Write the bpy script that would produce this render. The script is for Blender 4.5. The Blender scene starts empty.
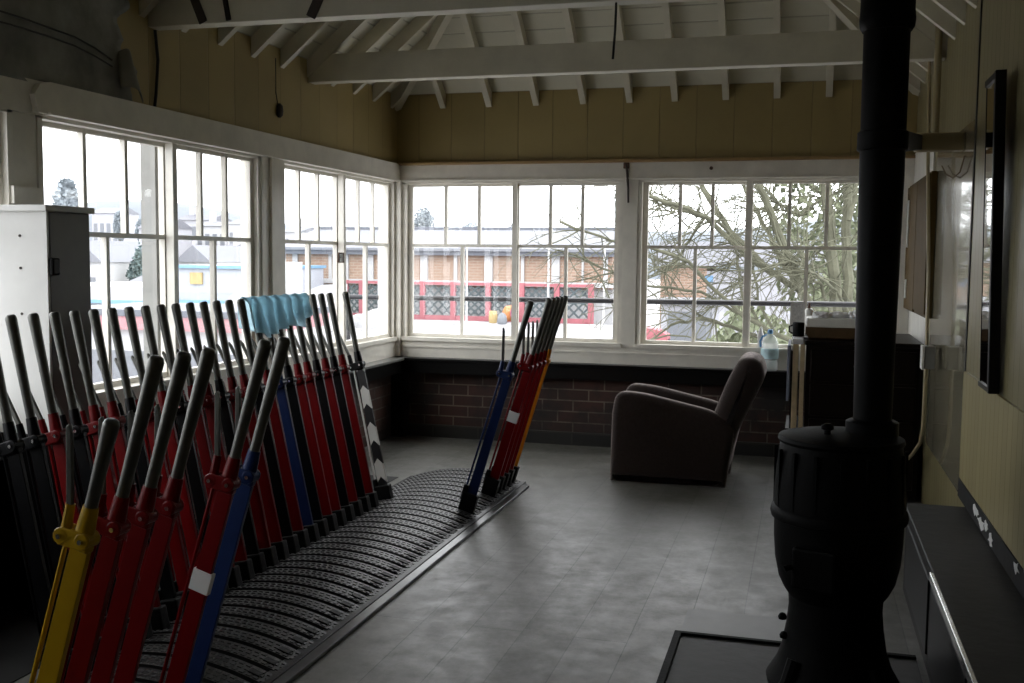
import bpy, bmesh, math, random
from mathutils import Vector, Matrix
PI = math.pi
SKY = 5.8; EXPO = 0.0
S = bpy.context.scene
COL = S.collection
rnd = random.Random(7)
R = math.radians

# ------------------------------------------------------------------ camera
F, YAW, PITCH, ROLL, H = 1050.0, -0.272599, 0.080471, 0.0100718, 1.6
cyw, syw = math.cos(YAW), math.sin(YAW)
fw = Vector((syw*math.cos(PITCH), cyw*math.cos(PITCH), -math.sin(PITCH)))
rt = Vector((cyw, -syw, 0)); up = rt.cross(fw)
rt, up = rt*math.cos(ROLL)+up*math.sin(ROLL), up*math.cos(ROLL)-rt*math.sin(ROLL)
cd = bpy.data.cameras.new('camera'); cam = bpy.data.objects.new('camera', cd); COL.objects.link(cam)
cd.sensor_width = 36; cd.lens = F/1024*36; cd.clip_start = .05; cd.clip_end = 2000
m = Matrix((rt, up, -fw)).transposed().to_4x4(); m.translation = (0, 0, H)
cam.matrix_world = m
S.camera = cam

# survey helper: the point of the plane Y = d (or X = d) seen at a place of the photograph
def ray(x, y): return fw + rt*((x-512)/F) + up*((341.5-y)/F)
def py(x, y, d):
    v = ray(x, y); return Vector((0, 0, H)) + v*(d/v.y)
def px(x, y, d):
    v = ray(x, y); return Vector((0, 0, H)) + v*(d/v.x)

# ------------------------------------------------------------------ materials
def new_mat(name):
    mt = bpy.data.materials.new(name); mt.use_nodes = True
    nt = mt.node_tree; b = nt.nodes['Principled BSDF']
    return mt, nt, b
def N(nt, t, **kw):
    n = nt.nodes.new(t)
    for k, v in kw.items():
        if k in n.inputs.keys(): n.inputs[k].default_value = v
        else: setattr(n, k, v)
    return n
def mat(name, col, rough=.6, metal=0, var=.12, scale=6, bump=.0, bscale=60, spec=.5, coat=0):
    mt, nt, b = new_mat(name)
    b.inputs['Roughness'].default_value = rough; b.inputs['Metallic'].default_value = metal
    b.inputs['Specular IOR Level'].default_value = spec
    if coat: b.inputs['Coat Weight'].default_value = coat
    tc = N(nt, 'ShaderNodeTexCoord')
    if var:
        n = N(nt, 'ShaderNodeTexNoise', Scale=scale, Detail=5.0, Roughness=.6)
        nt.links.new(tc.outputs['Object'], n.inputs['Vector'])
        r = N(nt, 'ShaderNodeValToRGB')
        r.color_ramp.elements[0].position = .3; r.color_ramp.elements[1].position = .7
        r.color_ramp.elements[0].color = tuple(c*(1-var) for c in col)+(1,)
        r.color_ramp.elements[1].color = tuple(min(1, c*(1+var)) for c in col)+(1,)
        nt.links.new(n.outputs['Fac'], r.inputs['Fac']); nt.links.new(r.outputs['Color'], b.inputs['Base Color'])
    else:
        b.inputs['Base Color'].default_value = tuple(col)+(1,)
    if bump:
        n2 = N(nt, 'ShaderNodeTexNoise', Scale=bscale, Detail=4.0)
        nt.links.new(tc.outputs['Object'], n2.inputs['Vector'])
        bp = N(nt, 'ShaderNodeBump', Strength=bump, Distance=.01)
        nt.links.new(n2.outputs['Fac'], bp.inputs['Height']); nt.links.new(bp.outputs['Normal'], b.inputs['Normal'])
    return mt

def board_mat(name, col, axis, width, rough=.55, groove=.45, var=.1, bump=.6, spec=.5, horiz=0):
    """painted tongue-and-groove boards: grooves at every <width> along <axis> of world/object space"""
    mt, nt, b = new_mat(name)
    b.inputs['Roughness'].default_value = rough; b.inputs['Specular IOR Level'].default_value = spec
    tc = N(nt, 'ShaderNodeTexCoord'); sp = N(nt, 'ShaderNodeSeparateXYZ')
    nt.links.new(tc.outputs['Object'], sp.inputs['Vector'])
    mu = N(nt, 'ShaderNodeMath', operation='MULTIPLY'); mu.inputs[1].default_value = 1/width
    nt.links.new(sp.outputs[axis], mu.inputs[0])
    fr = N(nt, 'ShaderNodeMath', operation='FRACT'); nt.links.new(mu.outputs[0], fr.inputs[0])
    fl = N(nt, 'ShaderNodeMath', operation='FLOOR'); nt.links.new(mu.outputs[0], fl.inputs[0])
    wn = N(nt, 'ShaderNodeTexWhiteNoise', noise_dimensions='1D'); nt.links.new(fl.outputs[0], wn.inputs['W'])
    s1 = N(nt, 'ShaderNodeMath', operation='SUBTRACT'); s1.inputs[1].default_value = .5
    nt.links.new(fr.outputs[0], s1.inputs[0])
    ab = N(nt, 'ShaderNodeMath', operation='ABSOLUTE'); nt.links.new(s1.outputs[0], ab.inputs[0])
    gr = N(nt, 'ShaderNodeMapRange'); gr.inputs['From Min'].default_value = .5-.006/width; gr.inputs['From Max'].default_value = .5-.001/width
    nt.links.new(ab.outputs[0], gr.inputs['Value'])
    no = N(nt, 'ShaderNodeTexNoise', Scale=3.0, Detail=6.0, Roughness=.65); nt.links.new(tc.outputs['Object'], no.inputs['Vector'])
    ad = N(nt, 'ShaderNodeMath', operation='MULTIPLY_ADD'); ad.inputs[1].default_value = .6
    nt.links.new(wn.outputs['Value'], ad.inputs[0]); nt.links.new(no.outputs['Fac'], ad.inputs[2])
    r = N(nt, 'ShaderNodeValToRGB')
    r.color_ramp.elements[0].position = .3; r.color_ramp.elements[1].position = 1.1 if 0 else 1.0
    r.color_ramp.elements[0].color = tuple(c*(1-var) for c in col)+(1,)
    r.color_ramp.elements[1].color = tuple(min(1, c*(1+var)) for c in col)+(1,)
    nt.links.new(ad.outputs[0], r.inputs['Fac'])
    mx = N(nt, 'ShaderNodeMix', data_type='RGBA'); mx.inputs['B'].default_value = tuple(c*groove for c in col)+(1,)
    nt.links.new(r.outputs['Color'], mx.inputs['A']); nt.links.new(gr.outputs['Result'], mx.inputs['Factor'])
    nt.links.new(mx.outputs['Result'], b.inputs['Base Color'])
    iv = N(nt, 'ShaderNodeMath', operation='SUBTRACT'); iv.inputs[0].default_value = 1; nt.links.new(gr.outputs['Result'], iv.inputs[1])
    bp = N(nt, 'ShaderNodeBump', Strength=bump, Distance=.005)
    nt.links.new(iv.outputs[0], bp.inputs['Height']); nt.links.new(bp.outputs['Normal'], b.inputs['Normal'])
    return mt

def brick_mat(name, c1, c2, mortar, bw, bh, ms, rot, rough=.8, msmooth=.1, dirt=None):
    mt, nt, b = new_mat(name); b.inputs['Roughness'].default_value = rough
    tc = N(nt, 'ShaderNodeTexCoord'); sp = N(nt, 'ShaderNodeSeparateXYZ'); cb = N(nt, 'ShaderNodeCombineXYZ')
    nt.links.new(tc.outputs['Object'], sp.inputs['Vector'])
    nt.links.new(sp.outputs[rot[0]], cb.inputs['X']); nt.links.new(sp.outputs[rot[1]], cb.inputs['Y'])
    bk = N(nt, 'ShaderNodeTexBrick')
    bk.inputs['Scale'].default_value = 1; bk.inputs['Brick Width'].default_value = bw; bk.inputs['Row Height'].default_value = bh
    bk.inputs['Mortar Size'].default_value = ms; bk.inputs['Mortar Smooth'].default_value = msmooth; bk.inputs['Bias'].default_value = -.2
    bk.inputs['Color1'].default_value = tuple(c1)+(1,); bk.inputs['Color2'].default_value = tuple(c2)+(1,); bk.inputs['Mortar'].default_value = tuple(mortar)+(1,)
    nt.links.new(cb.outputs['Vector'], bk.inputs['Vector'])
    n = N(nt, 'ShaderNodeTexNoise', Scale=2.2, Detail=6.0, Roughness=.7); nt.links.new(tc.outputs['Object'], n.inputs['Vector'])
    mr = N(nt, 'ShaderNodeMapRange'); mr.inputs['From Min'].default_value = .42; mr.inputs['From Max'].default_value = .62
    nt.links.new(n.outputs['Fac'], mr.inputs['Value'])
    mx = N(nt, 'ShaderNodeMix', data_type='RGBA')
    mx.inputs['B'].default_value = (tuple(dirt) if dirt else tuple(c1))+(1,)
    if dirt: nt.links.new(mr.outputs['Result'], mx.inputs['Factor'])
    else: mx.inputs['Factor'].default_value = 0
    nt.links.new(bk.outputs['Color'], mx.inputs['A']); nt.links.new(mx.outputs['Result'], b.inputs['Base Color'])
    bp = N(nt, 'ShaderNodeBump', Strength=.6, Distance=.01); bp.invert = True
    nt.links.new(bk.outputs['Fac'], bp.inputs['Height']); nt.links.new(bp.outputs['Normal'], b.inputs['Normal'])
    return mt

def floor_mat():
    mt, nt, b = new_mat('grey floor paint'); b.inputs['Specular IOR Level'].default_value = .45
    tc = N(nt, 'ShaderNodeTexCoord'); sp = N(nt, 'ShaderNodeSeparateXYZ'); cb = N(nt, 'ShaderNodeCombineXYZ')
    nt.links.new(tc.outputs['Object'], sp.inputs['Vector'])
    nt.links.new(sp.outputs['Y'], cb.inputs['X']); nt.links.new(sp.outputs['X'], cb.inputs['Y'])
    bk = N(nt, 'ShaderNodeTexBrick'); bk.offset = .37; bk.offset_frequency = 2
    for k, v in (('Scale', 1), ('Brick Width', 2.6), ('Row Height', .225), ('Mortar Size', .003), ('Mortar Smooth', .3), ('Bias', 0)): bk.inputs[k].default_value = v
    bk.inputs['Color1'].default_value = (.088, .087, .078, 1); bk.inputs['Color2'].default_value = (.122, .120, .110, 1); bk.inputs['Mortar'].default_value = (.062, .061, .056, 1)
    nt.links.new(cb.outputs['Vector'], bk.inputs['Vector'])
    n = N(nt, 'ShaderNodeTexNoise', Scale=1.8, Detail=8.0, Roughness=.72); nt.links.new(tc.outputs['Object'], n.inputs['Vector'])
    r = N(nt, 'ShaderNodeValToRGB'); r.color_ramp.elements[0].position = .3; r.color_ramp.elements[1].position = .72
    r.color_ramp.elements[0].color = (.74, .74, .69, 1); r.color_ramp.elements[1].color = (1.24, 1.24, 1.25, 1)
    nt.links.new(n.outputs['Fac'], r.inputs['Fac'])
    mx = N(nt, 'ShaderNodeMix', data_type='RGBA', blend_type='MULTIPLY'); mx.inputs['Factor'].default_value = 1
    nt.links.new(bk.outputs['Color'], mx.inputs['A']); nt.links.new(r.outputs['Color'], mx.inputs['B'])
    # scuffs, drawn out along the boards
    mp = N(nt, 'ShaderNodeMapping'); mp.inputs['Scale'].default_value = (14, 2.2, 1); nt.links.new(tc.outputs['Object'], mp.inputs['Vector'])
    n3 = N(nt, 'ShaderNodeTexNoise', Scale=1.0, Detail=7.0, Roughness=.75); nt.links.new(mp.outputs['Vector'], n3.inputs['Vector'])
    r3 = N(nt, 'ShaderNodeValToRGB'); r3.color_ramp.elements[0].position = .28; r3.color_ramp.elements[1].position = .42
    r3.color_ramp.elements[0].color = (.6, .6, .58, 1); r3.color_ramp.elements[1].color = (1, 1, 1, 1)
    nt.links.new(n3.outputs['Fac'], r3.inputs['Fac'])
    mx2 = N(nt, 'ShaderNodeMix', data_type='RGBA', blend_type='MULTIPLY'); mx2.inputs['Factor'].default_value = 1
    nt.links.new(mx.outputs['Result'], mx2.inputs['A']); nt.links.new(r3.outputs['Color'], mx2.inputs['B'])
    n4 = N(nt, 'ShaderNodeTexNoise', Scale=22.0, Detail=9.0, Roughness=.8); nt.links.new(tc.outputs['Object'], n4.inputs['Vector'])
    r4 = N(nt, 'ShaderNodeValToRGB'); r4.color_ramp.elements[0].position = .3; r4.color_ramp.elements[1].position = .7
    r4.color_ramp.elements[0].color = (.80, .80, .79, 1); r4.color_ramp.elements[1].color = (1.16, 1.16, 1.16, 1)
    nt.links.new(n4.outputs['Fac'], r4.inputs['Fac'])
    mx3 = N(nt, 'ShaderNodeMix', data_type='RGBA', blend_type='MULTIPLY'); mx3.inputs['Factor'].default_value = 1
    nt.links.new(mx2.outputs['Result'], mx3.inputs['A']); nt.links.new(r4.outputs['Color'], mx3.inputs['B'])
    nt.links.new(mx3.outputs['Result'], b.inputs['Base Color'])
    rr = N(nt, 'ShaderNodeMapRange'); rr.inputs['From Min'].default_value = .35; rr.inputs['From Max'].default_value = .65; rr.inputs['To Min'].default_value = .33; rr.inputs['To Max'].default_value = .52
    n5 = N(nt, 'ShaderNodeTexNoise', Scale=7.0, Detail=9.0, Roughness=.75); nt.links.new(tc.outputs['Object'], n5.inputs['Vector'])
    nt.links.new(n5.outputs['Fac'], rr.inputs['Value']); nt.links.new(rr.outputs['Result'], b.inputs['Roughness'])
    ad = N(nt, 'ShaderNodeMath', operation='MULTIPLY_ADD'); ad.inputs[1].default_value = -.6
    nt.links.new(bk.outputs['Fac'], ad.inputs[0]); nt.links.new(n3.outputs['Fac'], ad.inputs[2])
    bp = N(nt, 'ShaderNodeBump', Strength=.22, Distance=.005)
    nt.links.new(ad.outputs[0], bp.inputs['Height']); nt.links.new(bp.outputs['Normal'], b.inputs['Normal'])
    return mt

def glass_mat():
    mt = bpy.data.materials.new('window glass'); mt.use_nodes = True; nt = mt.node_tree; nt.nodes.clear()
    o = N(nt, 'ShaderNodeOutputMaterial'); mx = N(nt, 'ShaderNodeMixShader'); t = N(nt, 'ShaderNodeBsdfTransparent'); g = N(nt, 'ShaderNodeBsdfGlossy')
    t.inputs['Color'].default_value = (.98, .985, .98, 1); g.inputs['Roughness'].default_value = .02
    lw = N(nt, 'ShaderNodeLayerWeight', Blend=.5); pw = N(nt, 'ShaderNodeMath', operation='POWER'); pw.inputs[1].default_value = 5
    ma = N(nt, 'ShaderNodeMath', operation='MULTIPLY_ADD'); ma.inputs[1].default_value = .5; ma.inputs[2].default_value = .03
    nt.links.new(lw.outputs['Facing'], pw.inputs[0]); nt.links.new(pw.outputs[0], ma.inputs[0]); nt.links.new(ma.outputs[0], mx.inputs['Fac'])
    nt.links.new(t.outputs[0], mx.inputs[1]); nt.links.new(g.outputs[0], mx.inputs[2]); nt.links.new(mx.outputs[0], o.inputs['Surface'])
    return mt

def cloth_mat():
    mt = mat('pale blue cotton', (.40, .60, .70), .9, var=.08, scale=14, bump=.1, bscale=300, spec=.1); nt = mt.node_tree
    b = nt.nodes['Principled BSDF']; o = nt.nodes['Material Output']; t = N(nt, 'ShaderNodeBsdfTranslucent'); t.inputs['Color'].default_value = (.78, .92, .97, 1)
    mx = N(nt, 'ShaderNodeMixShader'); mx.inputs['Fac'].default_value = .78
    nt.links.new(b.outputs[0], mx.inputs[1]); nt.links.new(t.outputs[0], mx.inputs[2]); nt.links.new(mx.outputs[0], o.inputs['Surface']); return mt
def chevron_mat():
    mt, nt, b = new_mat('black and white chevrons'); b.inputs['Roughness'].default_value = .4
    tc = N(nt, 'ShaderNodeTexCoord'); sp = N(nt, 'ShaderNodeSeparateXYZ'); nt.links.new(tc.outputs['Object'], sp.inputs['Vector'])
    ab = N(nt, 'ShaderNodeMath', operation='ABSOLUTE'); nt.links.new(sp.outputs['X'], ab.inputs[0])
    ma = N(nt, 'ShaderNodeMath', operation='MULTIPLY_ADD'); ma.inputs[1].default_value = 1.2
    nt.links.new(ab.outputs[0], ma.inputs[0]); nt.links.new(sp.outputs['Z'], ma.inputs[2])
    mu = N(nt, 'ShaderNodeMath', operation='MULTIPLY_ADD'); mu.inputs[1].default_value = 1/.235; mu.inputs[2].default_value = .10
    nt.links.new(ma.outputs[0], mu.inputs[0])
    fr = N(nt, 'ShaderNodeMath', operation='FRACT'); nt.links.new(mu.outputs[0], fr.inputs[0])
    gt = N(nt, 'ShaderNodeMath', operation='GREATER_THAN'); gt.inputs[1].default_value = .5; nt.links.new(fr.outputs[0], gt.inputs[0])
    mx = N(nt, 'ShaderNodeMix', data_type='RGBA'); mx.inputs['A'].default_value = (.65, .65, .62, 1); mx.inputs['B'].default_value = (.01, .01, .011, 1)
    nt.links.new(gt.outputs[0], mx.inputs['Factor']); nt.links.new(mx.outputs['Result'], b.inputs['Base Color'])
    return mt

M = dict(
    white=mat('white gloss paint', (.74, .71, .64), .35, var=.10, scale=5, bump=.05, bscale=30),
    roofwhite=mat('off-white roof timber paint', (.56, .53, .43), .6, var=.10, scale=4),
    wood=mat('dark varnished wood', (.006, .0035, .0025), .4, var=.25, scale=9, spec=.15),
    black=mat('black paint', (.003, .003, .0032), .45, var=.2, spec=.15),
    ledge=mat('black ledge paint', (.003, .003, .003), .35, var=.3, scale=5, spec=.2),
    iron=mat('sooty cast iron', (.002, .002, .002), .6, var=.3, scale=12, bump=.1, bscale=80, spec=.06),
    iron2=mat('black stove pipe', (.002, .002, .002), .5, var=.2, scale=20, spec=.06),
    steel=mat('dark burnished steel', (.10, .10, .09), .38, metal=.65, var=.15, scale=18),
    brightsteel=mat('worn bright steel', (.7, .7, .68), .25, metal=1, var=.1),
    red=mat('signal red paint', (.13, .002, .003), .36, var=.10, scale=9, bump=.03, bscale=50, spec=.16),
    lblack=mat('lever black paint', (.003, .003, .0035), .34, var=.15, spec=.16),
    blue=mat('lever blue paint', (.012, .026, .095), .36, var=.10, scale=9, spec=.16),
    yellow=mat('lever yellow paint', (.40, .24, .006), .38, var=.08, scale=9, spec=.16),
    orange=mat('lever amber paint', (.45, .16, .008), .38, var=.08, scale=9, spec=.16),
    chev=chevron_mat(),
    lwhite=mat('lever white paint', (.62, .62, .60), .4, var=.06),
    shoe=mat('greasy black iron', (.002, .002, .002), .55, var=.3, scale=30, bump=.2, bscale=70, spec=.2),
    plate=mat('white enamel plate', (.75, .75, .74), .35, var=.05),
    tread=mat('worn steel tread', (.024, .024, .024), .40, metal=.4, var=.35, scale=14, bump=.1, bscale=90),
    strip=mat('steel edge strip', (.09, .09, .09), .3, metal=.6, var=.25, scale=12),
    cloth=cloth_mat(),
    chair=mat('brown mauve upholstery', (.036, .027, .025), .95, var=.16, scale=60, bump=.5, bscale=220, spec=.1),
    chairfoot=mat('dark chair foot', (.02, .015, .012), .4),
    glass=glass_mat(),
    brick=brick_mat('dark glazed brick', (.060, .025, .019), (.036, .017, .013), (.15, .12, .095), .27, .095, .006, ('X', 'Z'), dirt=(.016, .014, .013)),
    brickl=brick_mat('dark glazed brick side', (.085, .040, .031), (.055, .026, .022), (.14, .12, .10), .27, .095, .006, ('Y', 'Z'), dirt=(.035, .028, .026)),
    stone=brick_mat('dark stone course', (.016, .016, .015), (.011, .011, .010), (.03, .028, .025), .42, .105, .008, ('X', 'Z')),
    beigex=board_mat('beige boarding', (.28, .215, .088), 'X', .30, rough=.5, groove=.75),
    beigey=board_mat('beige boarding side', (.31, .24, .10), 'Y', .30, rough=.5, groove=.75),
    cream=board_mat('cream boarding', (.19, .165, .085), 'Y', .11, rough=.36, groove=.7, bump=.3, spec=.25),
    ceil=board_mat('white roof boards', (.54, .52, .42), 'Z', .10, rough=.65, groove=.7),
    gloss=mat('cream gloss panel paint', (.22, .20, .14), .16, var=.12, scale=3, coat=.5),
    brownboard=mat('brown hardboard', (.065, .041, .012), .75, var=.12, spec=.08),
    conduit=mat('cream painted conduit', (.36, .30, .18), .35, var=.1),
    floor=floor_mat(),
    hearth=mat('slate hearth', (.010, .0097, .0085), .6, var=.35, scale=7, bump=.2, bscale=20),
    mirror=mat('mirror silver', (.85, .86, .85), .03, metal=1, var=0),
    greyside=mat('darker grey cupboard side', (.14, .132, .115), .45, var=.15, scale=3),  # cupboard side, darker grey than the carcass
    cupwhite=mat('white cupboard paint', (.66, .66, .64), .4, var=.06, scale=4),
    paper=mat('peeling grey lining paper', (.23, .23, .205), .85, var=.38, scale=3.5, bump=.3, bscale=12),
    cable=mat('black cable rubber', (.012, .012, .010), .6),
    plastic=mat('clear blue-tinged plastic', (.72, .84, .90), .15, var=.02),
    capblue=mat('blue plastic cap', (.06, .22, .45), .4, var=.05),
    lightwood=mat('pale pine edge', (.55, .43, .27), .55, var=.15, scale=20),
    greycard=mat('grey blue card', (.20, .22, .28), .6, var=.1),
    cream_tray=mat('white enamel', (.70, .69, .66), .3, var=.05),
    traybrown=mat('brown tray wood', (.075, .042, .018), .4, var=.2, scale=14),
    paperw=mat('white paper', (.80, .80, .82), .8, var=.05),
    brownplastic=mat('brown plastic cap', (.12, .05, .03), .5, var=0),
    rust=mat('rusty iron', (.10, .055, .035), .7, var=.4, scale=40, bump=.3),
    darkstain=mat('dark brown iron strap', (.03, .02, .014), .6, var=.3, scale=20),
)

b_ = M['chair'].node_tree.nodes['Principled BSDF']; b_.inputs['Sheen Weight'].default_value = 1.0; b_.inputs['Sheen Roughness'].default_value = .36; b_.inputs['Sheen Tint'].default_value = (1, .88, .84, 1)
# ------------------------------------------------------------------ mesh builder
class MB:
    def __init__(s): s.bm = bmesh.new()
    def box(s, c, size, rot=None, bev=0, taper=None):
        r = bmesh.ops.create_cube(s.bm, size=1); vs = r['verts']
        for v in vs:
            t = 1.0
            if taper and v.co.z > 0: t = taper
            v.co = Vector((v.co.x*size[0]*t, v.co.y*size[1]*t, v.co.z*size[2]))
        if bev:
            es = list({e for v in vs for e in v.link_edges})
            rb = bmesh.ops.bevel(s.bm, geom=es, offset=bev, segments=2, profile=.5, affect='EDGES', clamp_overlap=True)
            vs = list({v for f in rb['faces'] for v in f.verts} | {v for v in vs if v.is_valid})
        mt = (rot.to_4x4() if rot else Matrix.Identity(4))
        for v in vs: v.co = mt @ v.co + Vector(c)
        return s
    def b2(s, lo, hi, bev=0):
        lo, hi = Vector(lo), Vector(hi)
        return s.box((lo+hi)/2, [abs(a) for a in (hi-lo)], bev=bev)
    def cyl(s, p0, p1, r0, r1=None, n=12, cap=True):
        return s.tube([p0, p1], [r0, r0 if r1 is None else r1], n, cap)
    def tube(s, pts, rs, n=8, cap=True):
        pts = [Vector(p) for p in pts]
        if not hasattr(rs, '__len__'): rs = [rs]*len(pts)
        rings = []; prev = None
        for i, p in enumerate(pts):
            if i == 0: d = pts[1]-p
            elif i == len(pts)-1: d = p-pts[i-1]
            else: d = (pts[i+1]-p).normalized()+(p-pts[i-1]).normalized()
            d.normalize()
            if prev is None:
                a = Vector((0, 0, 1)) if abs(d.z) < .9 else Vector((1, 0, 0))
                u_ = d.cross(a).normalized()
            else:
                u_ = (prev-d*prev.dot(d)).normalized()
            prev = u_; w = d.cross(u_)
            rings.append([s.bm.verts.new(p+(u_*math.cos(2*PI*k/n)+w*math.sin(2*PI*k/n))*rs[i]) for k in range(n)])
        for a, b in zip(rings, rings[1:]):
            for k in range(n): s.bm.faces.new((a[k], a[(k+1) % n], b[(k+1) % n], b[k]))
        if cap:
            s.bm.faces.new(rings[0][::-1]); s.bm.faces.new(rings[-1])
        return s
    def lathe(s, prof, c=(0, 0), n=32, axis='z', cap=True, sx=1, sy=1):
        rings = []
        for r, z in prof:
            rings.append([s.bm.verts.new((c[0]+max(r, 1e-4)*sx*math.cos(2*PI*k/n), c[1]+max(r, 1e-4)*sy*math.sin(2*PI*k/n), z)) for k in range(n)])
        for a, b in zip(rings, rings[1:]):
            for k in range(n): s.bm.faces.new((a[k], a[(k+1) % n], b[(k+1) % n], b[k]))
        if cap:
            s.bm.faces.new(rings[0][::-1]); s.bm.faces.new(rings[-1])
        return s
    def prism(s, poly, a0, a1, plane='xz'):
        def P(u_, v_, w): return {'xz': (u_, w, v_), 'yz': (w, u_, v_), 'xy': (u_, v_, w)}[plane]
        A = [s.bm.verts.new(P(u_, v_, a0)) for u_, v_ in poly]; B = [s.bm.verts.new(P(u_, v_, a1)) for u_, v_ in poly]
        n = len(poly)
        for k in range(n): s.bm.faces.new((A[k], A[(k+1) % n], B[(k+1) % n], B[k]))
        s.bm.faces.new(A[::-1]); s.bm.faces.new(B)
        return s
    def quad(s, *ps):
        s.bm.faces.new([s.bm.verts.new(p) for p in ps]); return s
    def grid(s, fn, nu, nv):
        V = [[s.bm.verts.new(fn(i/nu, j/nv)) for j in range(nv+1)] for i in range(nu+1)]
        for i in range(nu):
            for j in range(nv): s.bm.faces.new((V[i][j], V[i+1][j], V[i+1][j+1], V[i][j+1]))
        return s
    def build(s, name, m, parent=None, smooth=False, ang=35, loc=None, recalc=True):
        if recalc: bmesh.ops.recalc_face_normals(s.bm, faces=s.bm.faces)
        me = bpy.data.meshes.new(name); s.bm.to_mesh(me); s.bm.free()
        me.materials.append(M[m] if isinstance(m, str) else m)
        o = bpy.data.objects.new(name, me); COL.objects.link(o)
        if parent: o.parent = parent
        if loc: o.location = loc
        if smooth:
            me.polygons.foreach_set('use_smooth', [True]*len(me.polygons))
            try: me.set_sharp_from_angle(angle=R(ang))
            except Exception: pass
        return o
def mod_bevel(o, w, seg=2):
    b = o.modifiers.new('bevel', 'BEVEL'); b.width = w; b.segments = seg; b.limit_method = 'ANGLE'; b.angle_limit = R(40); return o
def mod_sub(o, n):
    b = o.modifiers.new('sub', 'SUBSURF'); b.levels = n; b.render_levels = n; return o
def tag(o, label=None, cat=None, group=None, kind=None):
    if label: o['label'] = label
    if cat: o['category'] = cat
    if group: o['group'] = group
    if kind: o['kind'] = kind
    return o
def empty(name, loc=(0, 0, 0), rot=(0, 0, 0)):
    o = bpy.data.objects.new(name, None); COL.objects.link(o); o.location = loc; o.rotation_euler = rot; o.empty_display_size = .1
    return o
def kids(o): return [c for c in bpy.data.objects if c.parent is o]
def copy_tree(o, parent=None):
    c = o.copy(); COL.objects.link(c)
    if parent: c.parent = parent
    for ch in kids(o): copy_tree(ch, c)
    return c
def ordw(n): return ['first', 'second', 'third', 'fourth', 'fifth', 'sixth', 'seventh', 'eighth', 'ninth', 'tenth', 'eleventh', 'twelfth', 'thirteenth', 'fourteenth', 'fifteenth', 'sixteenth', 'seventeenth', 'eighteenth', 'nineteenth', 'twentieth', 'twenty-first', 'twenty-second', 'twenty-third', 'twenty-fourth', 'twenty-fifth', 'twenty-sixth', 'twenty-seventh'][n]

XL, XR, YB, YF = -3.51, .78, 8.72, -1.4
EAVE, SL = 3.0, .84
RIDX = (XL+XR)/2; RIDZ = EAVE+SL*(XR-XL)/2; HIPY = YB-(XR-XL)/2

# ------------------------------------------------------------------ room shell
o = MB().b2((XL-.16, YF-.1, -.12), (XR+.12, YB+.16, 0)).build('floor', 'floor'); tag(o, 'grey painted board floor of the signal box, worn and glossy', 'floor', kind='structure')
o = MB().b2((XL, .2, .0004), (-2.80, 7.0, .004)).build('trim_23', mat('black shade strip', (.006, .006, .006), .6, var=.4, spec=.2)); tag(o, 'black floor strip put in as shade between the lever frame and the windows', 'boards', kind='structure')  # black strip added to stand for shade behind the lever frame
# roof slopes (inner boarding)
rb = MB(); t = .03
def slab(ps):
    b = MB(); vs = [Vector(p) for p in ps]
    n = (vs[1]-vs[0]).cross(vs[2]-vs[0]).normalized()
    if n.z < 0: n = -n
    A = [rb.bm.verts.new(v) for v in vs]; B = [rb.bm.verts.new(v+n*t) for v in vs]; k = len(vs)
    rb.bm.faces.new(A); rb.bm.faces.new(B[::-1])
    for i in range(k): rb.bm.faces.new((A[i], A[(i+1) % k], B[(i+1) % k], B[i]))
e = .12
slab([(XL-e, YF, EAVE-SL*e), (XL-e, YB+e, EAVE-SL*e), (RIDX, HIPY, RIDZ), (RIDX, YF, RIDZ)])
slab([(XR+e, YF, EAVE-SL*e), (XR+e, YB+e, EAVE-SL*e), (RIDX, HIPY, RIDZ), (RIDX, YF, RIDZ)])
slab([(XL-e, YB+e, EAVE-SL*e), (XR+e, YB+e, EAVE-SL*e), (RIDX, HIPY, RIDZ)])
o = rb.build('ceiling', 'ceil'); tag(o, 'white boarded underside of the hipped roof', 'ceiling', kind='structure')
# walls. left and back: brick dado, panelling, upper boards. window bays stay open
WZ0, WZ1 = .872, 2.24
def wallbox(mb, axis, a0, a1, z0, z1, inset=0):
    if axis == 'y': mb.b2((XL-.16, a0, z0), (XL+inset, a1, z1))
    else: mb.b2((a0, YB-inset, z0), (a1, YB+.16, z1))
w = MB(); wallbox(w, 'y', YF, YB, 2.40, 3.0); w.b2((XL-.16, YF, 0), (XL, .75, 2.40)); w.b2((XL-.16, 1.87, WZ0), (XL, 1.95, 2.40)); o = w.build('wall_left', 'beigey'); tag(o, 'beige boarded window-side wall above the window lintel', 'wall', kind='structure')
b = MB(); b.b2((XL-.16, 0, 0), (XL, YB+.16, .60)); b.build('brick_dado', 'brickl', o)
w = MB(); wallbox(w, 'x', XL, XR, 2.40, 3.0); o = w.build('wall_back', 'beigex'); tag(o, 'beige boarded end wall above the far window lintel', 'wall', kind='structure')
b = MB(); b.b2((XL, YB, .11), (XR, YB+.16, .60)); b.build('brick_dado', 'brick', o)
b = MB(); b.b2((XL, YB-.03, 0), (XR, YB+.16, .11)); b.build('stone_course', 'stone', o)
w = MB(); w.b2((XR, YF, 0), (XR+.12, YB+.16, 3.0)); o = w.build('wall_right', 'cream'); tag(o, 'cream boarded solid wall behind the stove', 'wall', kind='structure')
w = MB(); w.prism([(XL-.16, 0), (XR+.12, 0), (XR+.12, EAVE-.1), (RIDX, RIDZ), (XL-.16, EAVE-.13)], YF-.1, YF); o = w.build('wall_front', 'beigex'); tag(o, 'beige end wall behind the viewer', 'wall', kind='structure')
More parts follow.
